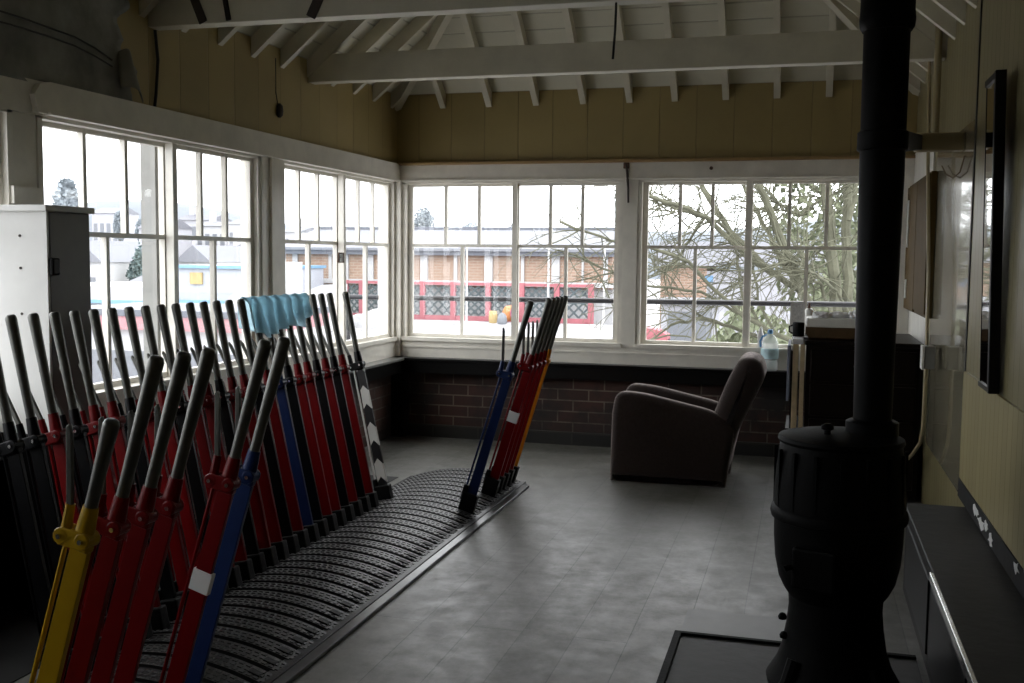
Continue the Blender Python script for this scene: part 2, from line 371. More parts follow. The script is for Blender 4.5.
# apron panels under the windows, black ledges
w = MB(); w.b2((XL-.14, 0, .60), (XL+.012, YB, WZ0)); o = w.build('trim_1', 'white'); tag(o, 'white apron panel under the window-side windows', 'trim', kind='structure')
w = MB(); w.b2((XL, YB-.012, .60), (XR, YB+.14, WZ0)); w.b2((XL, YB-.022, .795), (XR, YB, .81)); o = w.build('trim_2', 'white'); tag(o, 'white apron panel under the end windows', 'trim', kind='structure')
w = MB(); w.b2((XL, 0, .685), (XL+.13, YB-.13, .708), bev=.004); o = w.build('trim_3', mat('ledge top greyed as lit', (.16, .16, .155), .28, var=.25, scale=8)); tag(o, 'ledge with its top coloured as lit along the window-side wall', 'ledge', kind='structure')  # black ledge's top greyed, window light put into its colour
w = MB(); w.b2((XL, 0, .575), (XL+.10, YB-.13, .685)); o = w.build('trim_4', 'ledge'); tag(o, 'black fascia under the window-side ledge', 'trim', kind='structure')
w = MB(); w.b2((XL, YB-.13, .685), (XR, YB, .708), bev=.004); w.b2((XL, YB-.10, .575), (XR, YB, .685)); o = w.build('trim_5', 'ledge'); tag(o, 'black ledge and fascia along the end wall', 'ledge', kind='structure')
w = MB(); w.b2((XL, YB-.12, 0), (XL+.12, YB, .575)); o = w.build('trim_6', 'black'); tag(o, 'black corner post under the ledge', 'post', kind='structure')
# lintels
w = MB(); w.prism([(4.17, 2.27), (4.15, 2.33), (4.19, 2.38), (4.26, 2.40), (YB, 2.40), (YB, 2.25), (4.17, 2.25)], XL-.02, XL+.045, 'yz'); w.b2((XL, 4.24, 2.246), (XL+.06, YB-.05, 2.258))
o = w.build('trim_7', 'white'); tag(o, 'white lintel board over the window-side windows with a rounded end', 'lintel', kind='structure')
w = MB(); w.b2((XL+.045, YB-.03, 2.26), (XR, YB+.1, 2.385)); w.b2((XL+.045, YB-.05, 2.25), (XR, YB, 2.262)); o = w.build('trim_8', 'white'); tag(o, 'white lintel board over the end windows', 'lintel', kind='structure')
w = MB(); w.b2((XL+.045, YB-.07, 2.385), (XR, YB+.1, 2.41), bev=.005); o = w.build('trim_9', mat('brown varnished moulding', (.34, .22, .10), .4)); tag(o, 'brown moulding along the top of the end lintel', 'trim', kind='structure')
w = MB(); w.b2((XL-.12, YB-.055, WZ0-.16), (XL+.055, YB+.12, 2.26)); o = w.build('trim_10', 'white'); tag(o, 'white corner post between the two window walls', 'post', kind='structure')
# upper wall infill between left windows 0 and 1, and header
w = MB(); w.b2((XL-.1, .75, 2.24), (XL+.015, 4.30, 2.40)); w.b2((XL-.12, 4.045, WZ0), (XL+.005, 4.20, 2.40)); w.b2((XL-.1, 4.02, 1.82), (XL+.03, 4.19, 1.90)); o = w.build('trim_11', 'white'); tag(o, 'white pier and header beside the cupboard', 'pier', kind='structure')
w = MB(); w.b2((XL-.14, 6.30, WZ0), (XL+.02, 6.60, 2.26)); w.b2((XL, 6.40, WZ0), (XL+.04, 6.50, 2.26)); o = w.build('trim_12', 'white'); tag(o, 'white pier between the two window-side window pairs', 'pier', kind='structure')
w = MB(); w.b2((-1.485, YB-.02, WZ0-.02), (-1.365, YB+.14, 2.27)); o = w.build('trim_13', 'white'); tag(o, 'white pier between the two end window pairs', 'pier', kind='structure')
w = MB(); w.b2((.50, YB-.02, WZ0-.02), (XR, YB+.14, 2.27)); o = w.build('trim_14', 'white'); tag(o, 'white pier in the far corner behind the flue pipe', 'pier', kind='structure')
# exterior corner posts seen through the glass
w = MB(); w.b2((-3.84, 5.48, .3), (-3.74, 5.64, 2.5)); o = w.build('trim_15', mat('outside post paint', (.22, .22, .21), .7)); tag(o, 'pale outside post behind the first full window', 'post', kind='structure')
w = MB(); w.b2((-3.78, 8.96, .3), (-3.68, 9.14, 2.6)); o = w.build('trim_16', 'white'); tag(o, 'cream outside corner post', 'post', kind='structure')

# ------------------------------------------------------------------ windows
def window(n, loc, rotz, x0, x1, split, label):
    """one pair of sliding sashes; local x along the wall, y outwards, z up"""
    root = MB()
    root.b2((x0, -.01, WZ0), (x0+.035, .12, WZ1)); root.b2((x1-.035, -.01, WZ0), (x1, .12, WZ1))
    root.b2((x0, -.01, WZ1-.012), (x1, .12, WZ1+.02)); root.b2((x0, -.035, WZ0-.02), (x1, .13, WZ0+.012))
    root.b2((split-.022, .0, WZ0), (split+.022, .05, WZ1))
    r = root.build('window_%d' % n, 'white', loc=loc); r.rotation_euler.z = rotz
    tag(r, label, 'window', kind='structure')
    for s, (a, b, yo) in enumerate(((x0+.035, split+.012, .055), (split-.012, x1-.035, .025))):
        st = .042
        z0, zm, z1 = WZ0+.012, 1.694, WZ1-.012
        sa = MB()
        def bar(xa, xb, za, zb, d=.036): sa.b2((xa, yo, za), (xb, yo+d, zb))
        bar(a, a+st, z0, z1); bar(b-st, b, z0, z1)
        bar(a+st, b-st, z1-.022, z1); bar(a+st, b-st, z0, z0+.03); bar(a+st, b-st, zm-.014, zm+.012, .042)
        wd = (b-a-2*st)
        for k in (1, 2):
            xm = a+st+wd*k/3; bar(xm-.0135, xm+.0135, zm+.012, z1-.022, .034)
        xm = a+st+wd/2; bar(xm-.0135, xm+.0135, z0+.03, zm-.014, .034)
        so = sa.build('sash', 'white', r)
        MB().b2((a+st-.004, yo+.016, zm), (b-st+.004, yo+.019, z1-.02)).build('pane', 'glass', so)
        MB().b2((a+st-.004, yo+.016, z0+.02), (b-st+.004, yo+.019, zm)).build('pane', 'glass', so)
    return r
LW = PI/2
window(1, (XL, 0, 0), LW, 4.205, 6.30, 5.335, 'window pair behind the white cupboard, town roofs outside')
window(2, (XL, 0, 0), LW, 6.60, YB-.055, 7.64, 'window pair nearest the far corner on the lever side')
window(3, (0, YB, 0), 0, XL+.055, -1.485, -2.425, 'end window pair facing the brick platform building')
window(4, (0, YB, 0), 0, -1.365, .50, -.465, 'end window pair facing the bare tree, behind the armchair')
window(5, (XL, 0, 0), LW, 1.95, 4.045, 3.0, 'window pair at the edge of the photo beside the cupboard')
window(6, (XL, 0, 0), LW, .75, 1.87, 1.3, 'unseen window pair added beside the viewer to light the near levers')  # out-of-view window added to brighten the near levers

# ------------------------------------------------------------------ roof timbers
RD = .125
def rafter(p0, p1, w=.05, label=None, depth=RD, name='rafter'):
    """timber hanging below the line p0-p1 (points on the boarding), plumb sided"""
    p0, p1 = Vector(p0), Vector(p1); d = p1-p0; h = Vector((d.x, d.y, 0)).normalized(); sd = Vector((-h.y, h.x, 0))*w/2; dn = Vector((0, 0, -depth))
    mb = MB(); V = [mb.bm.verts.new(q) for q in (p0-sd, p0+sd, p0+sd+dn, p0-sd+dn, p1-sd, p1+sd, p1+sd+dn, p1-sd+dn)]
    for f in ((0, 1, 2, 3), (7, 6, 5, 4), (0, 4, 5, 1), (1, 5, 6, 2), (2, 6, 7, 3), (3, 7, 4, 0)): mb.bm.faces.new([V[i] for i in f])
    o = mb.build(name, 'roofwhite'); tag(o, label, 'rafter', kind='structure'); return o
k = 0
y = YB-.11
while y > 2.5:
    run = min(YB-y, RIDX-XL)
    if run > .06:
        rafter((XL, y, EAVE), (XL+run, y, EAVE+SL*run), label='white rafter on the window-side slope, %s from the far corner' % ordw(k))['group'] = 'rafters of the window-side slope'
        rafter((XR, y, EAVE), (XR-run, y, EAVE+SL*run), label='white rafter on the stove-side slope, %s from the far corner' % ordw(k))['group'] = 'rafters of the stove-side slope'
    k += 1; y -= .396
for k, x in enumerate((-3.08, -2.663, -2.248, -1.842, -1.452, -1.08, -.672, -.272, .124, .50)):
    run = min(x-XL, XR-x)
    rafter((x, YB, EAVE), (x, YB-run, EAVE+SL*run), label='white rafter over the end windows, %s from the lever-side corner' % ordw(k))['group'] = 'rafters of the end slope'
rafter((XL, YB, EAVE), (RIDX, HIPY, RIDZ), .06, 'white hip rafter rising from the lever-side corner', .14, 'hip_rafter')
rafter((XR, YB, EAVE), (RIDX, HIPY, RIDZ), .06, 'white hip rafter rising from the stove-side corner', .14, 'hip_rafter')
rafter((RIDX, YF, RIDZ), (RIDX, HIPY, RIDZ), .05, 'white ridge board at the roof peak', .16, 'ridge_board')
for nm, y, z0, z1, lb in (('tie_beam', 5.10, 2.832, 3.045, 'white tie beam nearest the camera, with dark iron straps'), ('tie_beam', 7.02, 2.84, 3.035, 'white tie beam in front of the end slope')):
    o = MB().b2((XL, y, z0), (XR, y+.10, z1)).build(nm, 'roofwhite'); tag(o, lb, 'beam', kind='structure'); mod_bevel(o, .004)
# iron straps on the near beam, rod hanging from it
for k, (xa, za, xb, zb, wd, lb) in enumerate((( -3.25, 3.04, -3.165, 2.838, .05, 'dark iron strap on the near beam, wider one by the wall'), (-3.05, 3.04, -3.012, 2.842, .03, 'narrow dark iron strap on the near beam, second from the wall'), (-2.43, 3.04, -2.533, 2.834, .055, 'slanting dark iron strap on the near beam, farthest from the wall'))):
    L = math.hypot(xb-xa, zb-za); an = math.atan2(xb-xa, za-zb)
    o = MB().box((0, 0, 0), (wd, .008, L), Matrix.Rotation(an*1, 3, 'Y') if 0 else Matrix.Rotation(-an, 3, 'Y'), bev=.002).build('iron_strap', 'darkstain', loc=((xa+xb)/2, 5.0975, (za+zb)/2)); tag(o, lb, 'strap', group='straps on the near beam')
o = MB().tube([(0, 0, 0), (-.003, 0, -.13), (-.012, 0, -.27)], .006, 8).build('hanging_rod', 'cable', loc=(-.93, 5.14, 2.834)); tag(o, 'thin black rod hanging from the near beam', 'rod')
# light pull on the left wall
t_ = empty('pull_cord', (XL+.015, 6.56, 2.5)); tag(t_, 'dark wooden toggle hanging on a cord on the beige wall', 'pull cord')
MB().tube([(0, -.05, .42), (0, -.05, .19), (0, -.02, .10)], .003, 6).build('cord', 'cable', t_)
MB().lathe([(.008, .03), (.022, .045), (.026, .075), (.022, .11), (.008, .125)], n=14).build('toggle', 'darkstain', t_, smooth=True)

# ------------------------------------------------------------------ lever frame
seq0 = (-9, -8, -7, -6, -3, -2, 24, 28, 29, 30, 31, 32)
KY = lambda k: 3.196+.1159*k
PX, PZ, RA = -2.285, -1.05, 1.14
def arcp(x): return PZ+math.sqrt(RA*RA-(x-PX)**2)
fr = empty('lever_frame', (PX, 0, 0)); tag(fr, 'humped iron lever frame with ribbed tread plates running along the room', 'lever frame')
ya, yb = KY(-13), KY(33.5)
a1 = math.asin((-1.855-PX)/RA); a0 = math.asin((-2.745-PX)/RA)
cs = MB(); n = 28
poly = [((RA-.02)*math.sin(a0+(a1-a0)*i/n), PZ+(RA-.02)*math.cos(a0+(a1-a0)*i/n)) for i in range(n+1)]
poly = [(poly[0][0], .001)]+[p for p in poly if p[1] > .002]+[(poly[-1][0], .001)]
cs.prism(poly, ya, yb); cs.build('void_fill', 'shoe', fr)  # black body standing in for the dark void under the treads
# one tread plate between two lever slots; copied along the frame
tp = MB(); PW = .0885
for i in range(n):
    aa, ab = a0+(a1-a0)*i/n, a0+(a1-a0)*(i+1)/n
    P = lambda a, r, yy: (r*math.sin(a), yy, PZ+r*math.cos(a))
    V = [tp.bm.verts.new(P(*q)) for q in ((aa, RA-.03, 0), (ab, RA-.03, 0), (ab, RA-.03, PW), (aa, RA-.03, PW), (aa, RA-.003, 0), (ab, RA-.003, 0), (ab, RA-.003, PW), (aa, RA-.003, PW))]
    for f in ((0, 1, 2, 3), (7, 6, 5, 4), (0, 4, 5, 1), (1, 5, 6, 2), (2, 6, 7, 3), (3, 7, 4, 0)): tp.bm.faces.new([V[j] for j in f])
nb = 30
for i in range(nb):
    for j in range(3):
        am = a0+(a1-a0)*(i+.5)/nb; da = (a1-a0)/nb*.36
        y0, y1 = .004+j*.0285, .004+j*.0285+.022
        st = (0 if j % 2 == 0 else (a1-a0)/nb*.25)
        V = [tp.bm.verts.new(P(*q)) for q in ((am-da+st, RA-.004, y0), (am+da+st, RA-.004, y0), (am+da+st, RA-.004, y1), (am-da+st, RA-.004, y1), (am-da*.7+st, RA, y0+.003), (am+da*.7+st, RA, y0+.003), (am+da*.7+st, RA, y1-.003), (am-da*.7+st, RA, y1-.003))]
        for f in ((7, 6, 5, 4), (0, 4, 5, 1), (1, 5, 6, 2), (2, 6, 7, 3), (3, 7, 4, 0)): tp.bm.faces.new([V[q] for q in f])
tpo = tp.build('tread_plate', 'tread', fr); tpo.location = (0, KY(-12.5)+.0137, 0)
for k in range(1, 46):
    c = tpo.copy(); COL.objects.link(c); c.parent = fr; c.location = (0, KY(-12.5+k)+.0137, 0)
# slot ends: dark stop blocks near the operator's edge
a_ = math.asin((-1.945-PX)/RA); so = MB().box((0, 0, 0), (.05, .038, .014), Matrix.Rotation(a_, 3, 'Y'), bev=.004).build('slot_stop', 'shoe', fr)
so.location = (RA*math.sin(a_), KY(-12), PZ+RA*math.cos(a_)-.004)
for k in range(-11, 33):
    if k in seq0: continue
    c = so.copy(); COL.objects.link(c); c.parent = fr; c.location.y = KY(k)
MB().b2((-1.865-PX, ya, .0), (-1.815-PX, yb-.1, .016), bev=.004).build('edge_strip', 'strip', fr)
MB().b2((-1.925-PX, ya, .0), (-1.865-PX, yb, .020), bev=.003).build('nosing_plate', 'tread', fr)

def lever_proto(paint, short=0, plate=None, chev=False):
    """built once per colour; local z along the lever, x towards the operator"""
    root = empty('signal_lever')
    bt = .952; top = 1.400-short
    mb = MB(); mb.prism([(-.030, -.02), (.034, -.02), (.027, bt-.03), (-.025, bt-.03)], -.0085, .0085); bl = mb.build('blade', 'chev' if chev else paint, root); mod_bevel(bl, .002)
    cp = 'lblack' if chev else paint
    # collar: bosses, links and a tapered neck
    c = MB()
    c.box((-.002, 0, bt-.028), (.062, .030, .05), bev=.006)
    c.cyl((.012, -.025, bt-.02), (.012, .025, bt-.02), .021, n=16); c.cyl((-.050, -.025, bt-.028), (-.050, .025, bt-.028), .021, n=16)
    for sy in (-1, 1):
        c.prism([(-.052, bt-.052), (.016, bt-.044), (.032, bt-.030), (.032, bt-.008), (.016, bt+.002), (-.052, bt-.006), (-.070, bt-.018), (-.070, bt-.04)], sy*.016, sy*.0235)
    mod_bevel(c.build('collar', cp, root), .003)
    nk = MB(); nk.lathe([(.026, bt-.01), (.024, bt+.02), (.0205, bt+.065)], n=16, sy=.8); nk.build('neck', cp, root, smooth=True)
    for bx, bz in ((.012, bt-.02), (-.050, bt-.028)): MB().cyl((bx, -.032, bz), (bx, .032, bz), .0065, n=10).build('pivot_pin', 'brightsteel', root, smooth=True)
    hd = MB(); L = top-(bt+.06)
    hd.lathe([(.0165, bt+.06), (.0168, bt+.06+L*.25), (.0185, bt+.06+L*.6), (.0205, bt+.06+L*.93), (.0208, top-.014), (.0175, top-.004), (.012, top)], n=14)
    hd.build('handle', 'steel', root, smooth=True, ang=50)
    # spring catch behind the handle and its rod
    ct = MB(); ct.tube([(-.052, 0, bt-.03), (-.058, 0, bt+.05)], [.015, .0125], 10); ct.build('catch_neck', cp, root, smooth=True)
    ch = MB(); z1 = bt+.245
    ch.prism([(-.066, bt+.045), (-.049, bt+.045), (-.100, z1-.02), (-.113, z1), (-.119, z1-.01)], -.006, .006); mod_bevel(ch.build('catch_handle', 'steel', root), .002)
    MB().tube([(-.044, 0, bt-.03), (-.046, 0, .12)], .0065, 8).build('catch_rod', 'lwhite' if chev else paint, root, smooth=True)
    sh = MB(); sh.b2((-.052, -.027, -.06), (.046, .027, .155)); sh.b2((-.060, -.020, .10), (-.03, .020, .20)); mod_bevel(sh.build('shoe', 'shoe', root), .006)
    if plate:
        pl = MB(); pl.b2((-.033, -.0105, plate-.036), (.036, .0105, plate+.036)); q = pl.build('number_plate', 'plate', root); q['label'] = 'white blank plate'; mod_bevel(q, .002)
    return root
proto = {}
def place_lever(k, pulled, paint, label, short=0, plate=None, chev=False, name='signal_lever'):
    key = (paint, short, plate, chev)
    if key not in proto: o = proto[key] = lever_proto(paint, short, plate, chev)
    else: o = copy_tree(proto[key])
    o.location = (-1.985 if pulled else -2.51, KY(k), 0); o.rotation_euler = (0, R(16.9) if pulled else R(-11.9), 0)
    tag(o, label, 'lever', group='pulled signal levers leaning into the room' if pulled else 'signal levers standing by the windows')
    return o
seq = {25: 'chev', 23: 'red', 22: 'lblack', 21: 'red', 20: 'lblack', 19: 'red', 18: 'red', 17: 'lblack', 16: 'blue', 15: 'red', 14: 'lblack', 13: 'red', 12: 'red', 11: 'lblack', 10: 'red', 9: 'red', 8: 'lblack', 7: 'red', 6: 'red', 5: 'lblack', 4: 'red', 3: 'red', 2: 'lblack', 1: 'red', 0: 'lblack', -1: 'lblack', -4: 'lblack', -5: 'lblack'}
cname = {'red': 'red', 'lblack': 'black', 'blue': 'blue'}
order = 0
for k in sorted(seq, reverse=True):
    p = seq[k]
    if p == 'chev':
        place_lever(k, False, 'lblack', 'black and white chevron lever at the far end of the window-side row', chev=True); continue
    under = ', under the blue cloth' if 14 <= k <= 20 else ''
    place_lever(k, False, p, '%s lever in the window-side row, %s on from the chevron lever%s' % (cname[p], ordw(order), under)); order += 1
place_lever(24.7, True, 'blue', 'blue lever pulled forward alone beside the far red cluster')
for i, k in enumerate((28.8, 29.8, 30.8, 31.8)):
    place_lever(k, True, 'red', ('red lever with white plate, nearest in the far pulled cluster', 'second red lever in the far pulled cluster, behind the plated one', 'third red lever in the far pulled cluster', 'fourth red lever in the far pulled cluster, beside the amber one')[i], plate=.585 if i == 0 else None)
place_lever(32.8, True, 'orange', 'amber lever at the far edge of the pulled cluster')
place_lever(-8.72, True, 'yellow', 'yellow lever with short handle, nearest the camera', short=.152)
for i, k in enumerate((-7.65, -6.6, -5.55)):
    place_lever(k, True, 'red', ('red pulled lever right beside the yellow lever', 'middle one of three red pulled levers after the yellow lever', 'third red pulled lever counting from the yellow lever')[i])
place_lever(-2.85, True, 'red', 'red pulled lever with a white plate, touching the near blue lever', plate=.595)
place_lever(-1.8, True, 'blue', 'blue pulled lever behind the plated red lever, near the camera')

# blue cloth over the handles
ux0, ux1 = KY(14)+.0, KY(20)+.03
def clothp(u_, v_):
    yy = ux0+(ux1-ux0)*u_
    ph = ((yy-KY(14))/.1159)
    sag = .5-.5*math.cos(2*PI*ph)              # 0 at a handle, 1 between two
    zt = 1.370-.006*sag
    sl = .2107
    if v_ < .5:                                  # room side
        t_ = (.5-v_)*2
        dmax = .185+.02*math.sin(7*u_+.5)-.012*sag
        if u_ > .80: dmax -= (u_-.80)*.55
        if u_ < .12: dmax -= .02
        d = t_*dmax
        x = -2.79+.028*min(1, t_*6)+d*(sl+.06)-.030*sag*min(1, t_*2.2)+.006*math.sin(23*u_+4*t_)
        yo = .025*t_*math.sin(3.1*u_+1)
    else:
        t_ = (v_-.5)*2
        d = t_*(.15+.03*math.sin(5*u_))
        x = -2.79-.028*min(1, t_*6)+d*.05+.02*sag*t_
        yo = 0
    z = zt-d+(.012 if t_ < .12 else .012*max(0, 1-(t_-.12)*3))
    return (x, yy+yo, z)
cl = MB().grid(clothp, 84, 30); co = cl.build('duster_cloth', 'cloth', smooth=True, ang=180, recalc=False)
sd = co.modifiers.new('t', 'SOLIDIFY'); sd.thickness = .004
tag(co, 'pale blue cloth draped over the lever handles', 'cloth')

# ------------------------------------------------------------------ cupboard by the window
cb = empty('cupboard', (0, 0, 0)); tag(cb, 'tall white cupboard with grey side standing behind the near levers', 'cupboard')
cx0, cx1, cy0, cy1, cz = -3.49, -3.16, 3.84, 4.12, 1.775
MB().b2((cx0, cy0, .80), (cx1-.02, cy1, cz)).build('carcass', 'cupwhite', cb)
MB().b2((cx0, cy0+.01, 0), (cx1-.01, cy1, .80)).build('shade_plinth', 'black', cb)['label'] = 'black lower part put in as shade'  # cupboard foot coloured black to stand for the shade down there
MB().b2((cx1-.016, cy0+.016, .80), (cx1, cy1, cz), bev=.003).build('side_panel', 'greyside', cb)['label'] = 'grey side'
MB().b2((cx1-.022, cy0-.004, .80), (cx1+.001, cy0+.010, cz)).build('corner_bead', 'cupwhite', cb)
MB().b2((cx0, cy0-.03, cz), (cx1+.022, cy1+.012, cz+.028), bev=.004).build('lid', 'cupwhite', cb)
MB().b2((cx1-.006, cy0+.004, 1.50), (cx1+.022, cy0+.055, 1.575), bev=.008).build('latch', 'black', cb)['label'] = 'black latch'
sc = MB()
for z in (1.67, 1.53, 1.33): sc.cyl((cx1-.14, cy0-.004, z), (cx1-.14, cy0+.01, z), .006, n=8)
sc.build('screw', 'darkstain', cb)

# peeling paper and cables, upper left
def paperp(u_, v_):
    yy = 3.0+u_*1.93; edge = .06*math.sin(v_*9)+.05*math.sin(v_*23+1)
    if v_ > .55: edge -= .04
    yy = 3.0+u_*(1.88+edge*.7)
    return (XL+.006+.010*math.sin(u_*9+v_*5)**2+(.03*max(0, u_-.9)*10*max(0, math.sin(v_*6))), yy, 2.385+v_*.61)
o = MB().grid(paperp, 40, 24).build('lining_paper', 'paper', smooth=True, ang=180); o.modifiers.new('t', 'SOLIDIFY').thickness = .003
tag(o, 'stained grey lining paper peeling off the wall at upper left', 'paper')
def flapp(u_, v_):
    return (XL+.03+.045*math.sin(PI*u_)+.03*v_, 4.79+.19*u_*(.45+.55*v_)-.02*v_, 2.64-.19*v_-.03*u_*v_+.02*math.sin(5*u_))
o = MB().grid(flapp, 12, 12).build('paper_flap', mat('grey paper back', (.22, .215, .18), .9, var=.2), smooth=True, ang=180); o.modifiers.new('t', 'SOLIDIFY').thickness = .003
tag(o, 'torn grey paper flap curling off the wall above the window', 'paper')
pts = [px(x, y, XL+.014) for x, y in ((155, 30), (158, 60), (156, 95), (154, 113), (145, 115), (120, 110), (97, 104), (70, 95), (45, 89))]
o = MB().tube(pts, .009, 8).build('wall_cable', 'cable', smooth=True); tag(o, 'thick black cable running down the beige wall then along the lintel', 'cable')
for d, lb in ((0, 'upper thin black cable sagging across the peeling paper'), (9, 'lower thin black cable sagging across the peeling paper')):
    pts = [px(x, y+d*f, XL+.03) for x, y, f in ((-15, 6, 1.3), (0, 11, 1.2), (25, 19, 1.1), (50, 28, 1), (75, 37, 1), (95, 48, .9), (112, 60, .7))]
    o = MB().tube(pts, .0045, 6).build('thin_cable', 'cable', smooth=True); tag(o, lb, 'cable', group='cables on the paper')
# latches and small ironwork
t_ = empty('window_catch', (-1.45, YB-.03, 2.06)); tag(t_, 'black iron catch bar hanging on the pier between the end windows', 'catch')
MB().tube([(.010, -.012, -.005), (.006, -.012, .12), (-.004, -.016, .25), (-.016, -.012, .31)], [.008, .009, .011, .008], 8).build('bar', 'darkstain', t_, smooth=True)
MB().box((-.012, -.006, .30), (.05, .016, .05), bev=.005).build('mount', 'rust', t_)
o = MB().lathe([(.004, 0), (.013, .004), (.015, .014), (.008, .02)], n=12).build('brass_hook', 'rust', smooth=True); o.rotation_euler.x = PI/2; o.location = (-.77, YB-.03, 2.33); tag(o, 'small rusty knob on the white end lintel', 'hook')
t_ = empty('sash_lock', (XL+.022, 7.52, 1.58)); tag(t_, 'rusty sash lock on the white stile by the far corner', 'lock')
MB().b2((-.004, -.05, -.04), (.006, .05, .04), bev=.003).build('lock_plate', 'rust', t_)
lk = MB(); lk.b2((.006, -.04, -.03), (.014, -.028, .03)); lk.b2((.006, -.012, -.03), (.014, 0, .03)); lk.b2((.006, -.04, -.006), (.014, 0, .006)); lk.build('lock_bolt', 'lwhite', t_)

# ------------------------------------------------------------------ armchair
def puffy(poly, y0, y1, r, seg=4, sub=None):
    """profile in xz pushed along y with rounded edges"""
    poly = [Vector((a, b)) for a, b in poly]; n = len(poly)
    area = sum(poly[i].x*poly[(i+1) % n].y-poly[(i+1) % n].x*poly[i].y for i in range(n))
    if area < 0: poly = poly[::-1]
    nm = []
    for i in range(n):
        a, b, c = poly[i-1], poly[i], poly[(i+1) % n]
        d1 = (b-a).normalized(); d2 = (c-b).normalized()
        nn = Vector((d1.y+d2.y, -(d1.x+d2.x)));  nn = nn.normalized() if nn.length > 1e-6 else Vector((d1.y, -d1.x))
        nm.append(nn)
    lay = [(y0+r*(1-math.sin(PI/2*k/seg)) if 0 else y0+r*(1-math.cos(PI/2*(k/seg))), r*(1-math.sin(PI/2*(k/seg)))) for k in range(seg+1)]
    lay += [(y1-(a-y0), b) for a, b in lay[::-1]]
    mb = MB(); rings = []
    for yy, ins in lay: rings.append([mb.bm.verts.new((p.x-q.x*ins, yy, p.y-q.y*ins)) for p, q in zip(poly, nm)])
    for a, b in zip(rings, rings[1:]):
        for k in range(n): mb.bm.faces.new((a[k], a[(k+1) % n], b[(k+1) % n], b[k]))
    mb.bm.faces.new(rings[0]); mb.bm.faces.new(rings[-1][::-1])
    return mb
def rpoly(pts, n=5):
    """pts: (x, z, corner radius) -> rounded polygon"""
    out = []
    for i, (x, z, r_) in enumerate(pts):
        p = Vector((x, z)); a = Vector(pts[i-1][:2]); c = Vector(pts[(i+1) % len(pts)][:2])
        if r_ <= 0: out.append((x, z)); continue
        d1 = (a-p); d2 = (c-p); r1 = min(r_, d1.length*.48, d2.length*.48)
        p0 = p+d1.normalized()*r1; p2 = p+d2.normalized()*r1
        for k in range(n+1):
            t_ = k/n; q = p0*(1-t_)**2+p*2*t_*(1-t_)+p2*t_*t_; out.append((q.x, q.y))
    return out
ac = empty('armchair', (-.855, 7.685, 0)); ac.scale = (1, .82, .968); tag(ac, 'brown upholstered armchair facing the levers under the end windows', 'armchair')
def loc(p): return [(a+.85, b, c) for a, b, c in p]
arm = rpoly(loc([(-1.325, -.01, .02), (-1.315, .50, .0), (-1.29, .672, .10), (-1.10, .664, .15), (-.60, .555, .1), (-.44, .47, .08), (-.50, -.01, .02)]))
for y0, nm in ((-.375, 0), (.215, 1)):
    o = puffy(arm, y0, y0+.16, .06).build('arm', 'chair', ac, smooth=True, ang=60)
back = rpoly(loc([(-.70, .25, .04), (-.50, .80, .12), (-.42, .955, .10), (-.29, .945, .09), (-.245, .82, .06), (-.43, .40, .1), (-.50, .06, .03), (-.66, .06, .03)]), 6)
puffy(back, -.355, .355, .10, 8).build('backrest', 'chair', ac, smooth=True, ang=60)
puffy(rpoly(loc([(-1.30, .26, .05), (-1.31, .43, .07), (-.60, .40, .05), (-.60, .26, .03)])), -.215, .215, .05).build('seat_cushion', 'chair', ac, smooth=True, ang=60)
puffy(rpoly(loc([(-1.30, .05, .02), (-1.30, .27, .02), (-.55, .27, .02), (-.55, .05, .02)])), -.215, .215, .02).build('seat_base', 'chair', ac, smooth=True, ang=60)
for x in (-.43, .30):
    for yy in (-.30, .30):
        MB().lathe([(.022, 0), (.028, .02), (.028, .045)], (x, yy), n=12).build('foot', 'chairfoot', ac, smooth=True)

# ------------------------------------------------------------------ stove, hearth and flue
SX, SY = .138, 3.95
st = empty('stove', (SX, SY, 0)); tag(st, 'black cast iron pot-bellied stove on the hearth', 'stove')
bs = MB(); bs.lathe([(.235, .036), (.24, .06), (.225, .085), (.205, .12), (.185, .18), (.172, .26), (.165, .33), (.168, .385)], n=40); bs.build('pedestal', 'iron', st, smooth=True)
for a in range(4):
    an = PI/4+a*PI/2
    l = MB(); l.tube([(.19*math.cos(an), .19*math.sin(an), .16), (.225*math.cos(an), .225*math.sin(an), .09), (.25*math.cos(an), .25*math.sin(an), .036)], [.03, .026, .036], 10); l.build('foot', 'iron', st, smooth=True)
b_ = MB(); b_.lathe([(.168, .375), (.185, .40), (.205, .44), (.220, .51), (.226, .59), (.227, .665)], n=48); b_.build('fire_pot', 'iron', st, smooth=True)
b_ = MB(); b_.lathe([(.227, .66), (.238, .665), (.242, .68), (.238, .70), (.23, .708)], n=48); b_.build('band', 'iron', st, smooth=True)
b_ = MB(); b_.lathe([(.230, .70), (.230, .76), (.224, .85), (.214, .93), (.208, .945)], n=48)
for j in range(16):
    an = 2*PI*j/16; b_.box((.226*math.cos(an), .226*math.sin(an), .815), (.012, .012, .21), Matrix.Rotation(an, 3, 'Z'))
b_.build('drum', 'iron', st, smooth=True, ang=30)
b_ = MB(); b_.lathe([(.216, .94), (.222, .95), (.218, .963), (.18, .972), (.10, .982), (.02, .985)], n=48); b_.build('lid', 'iron', st, smooth=True)
kn = MB(); kn.lathe([(.012, .98), (.012, .995), (.022, 1.0), (.022, 1.012), (.01, 1.02)], (-.05, -.08), n=14); kn.build('lid_knob', 'iron', st, smooth=True)
d_ = MB(); d_.box((-.08, -.215, .52), (.16, .03, .15), Matrix.Rotation(R(-20), 3, 'Z'), bev=.012); dd = d_.build('fire_door', 'iron', st)
MB().tube([(-.15, -.19, .52), (-.172, -.205, .52), (-.182, -.21, .515)], [.008, .010, .012], 8).build('door_handle', 'iron', dd, smooth=True)
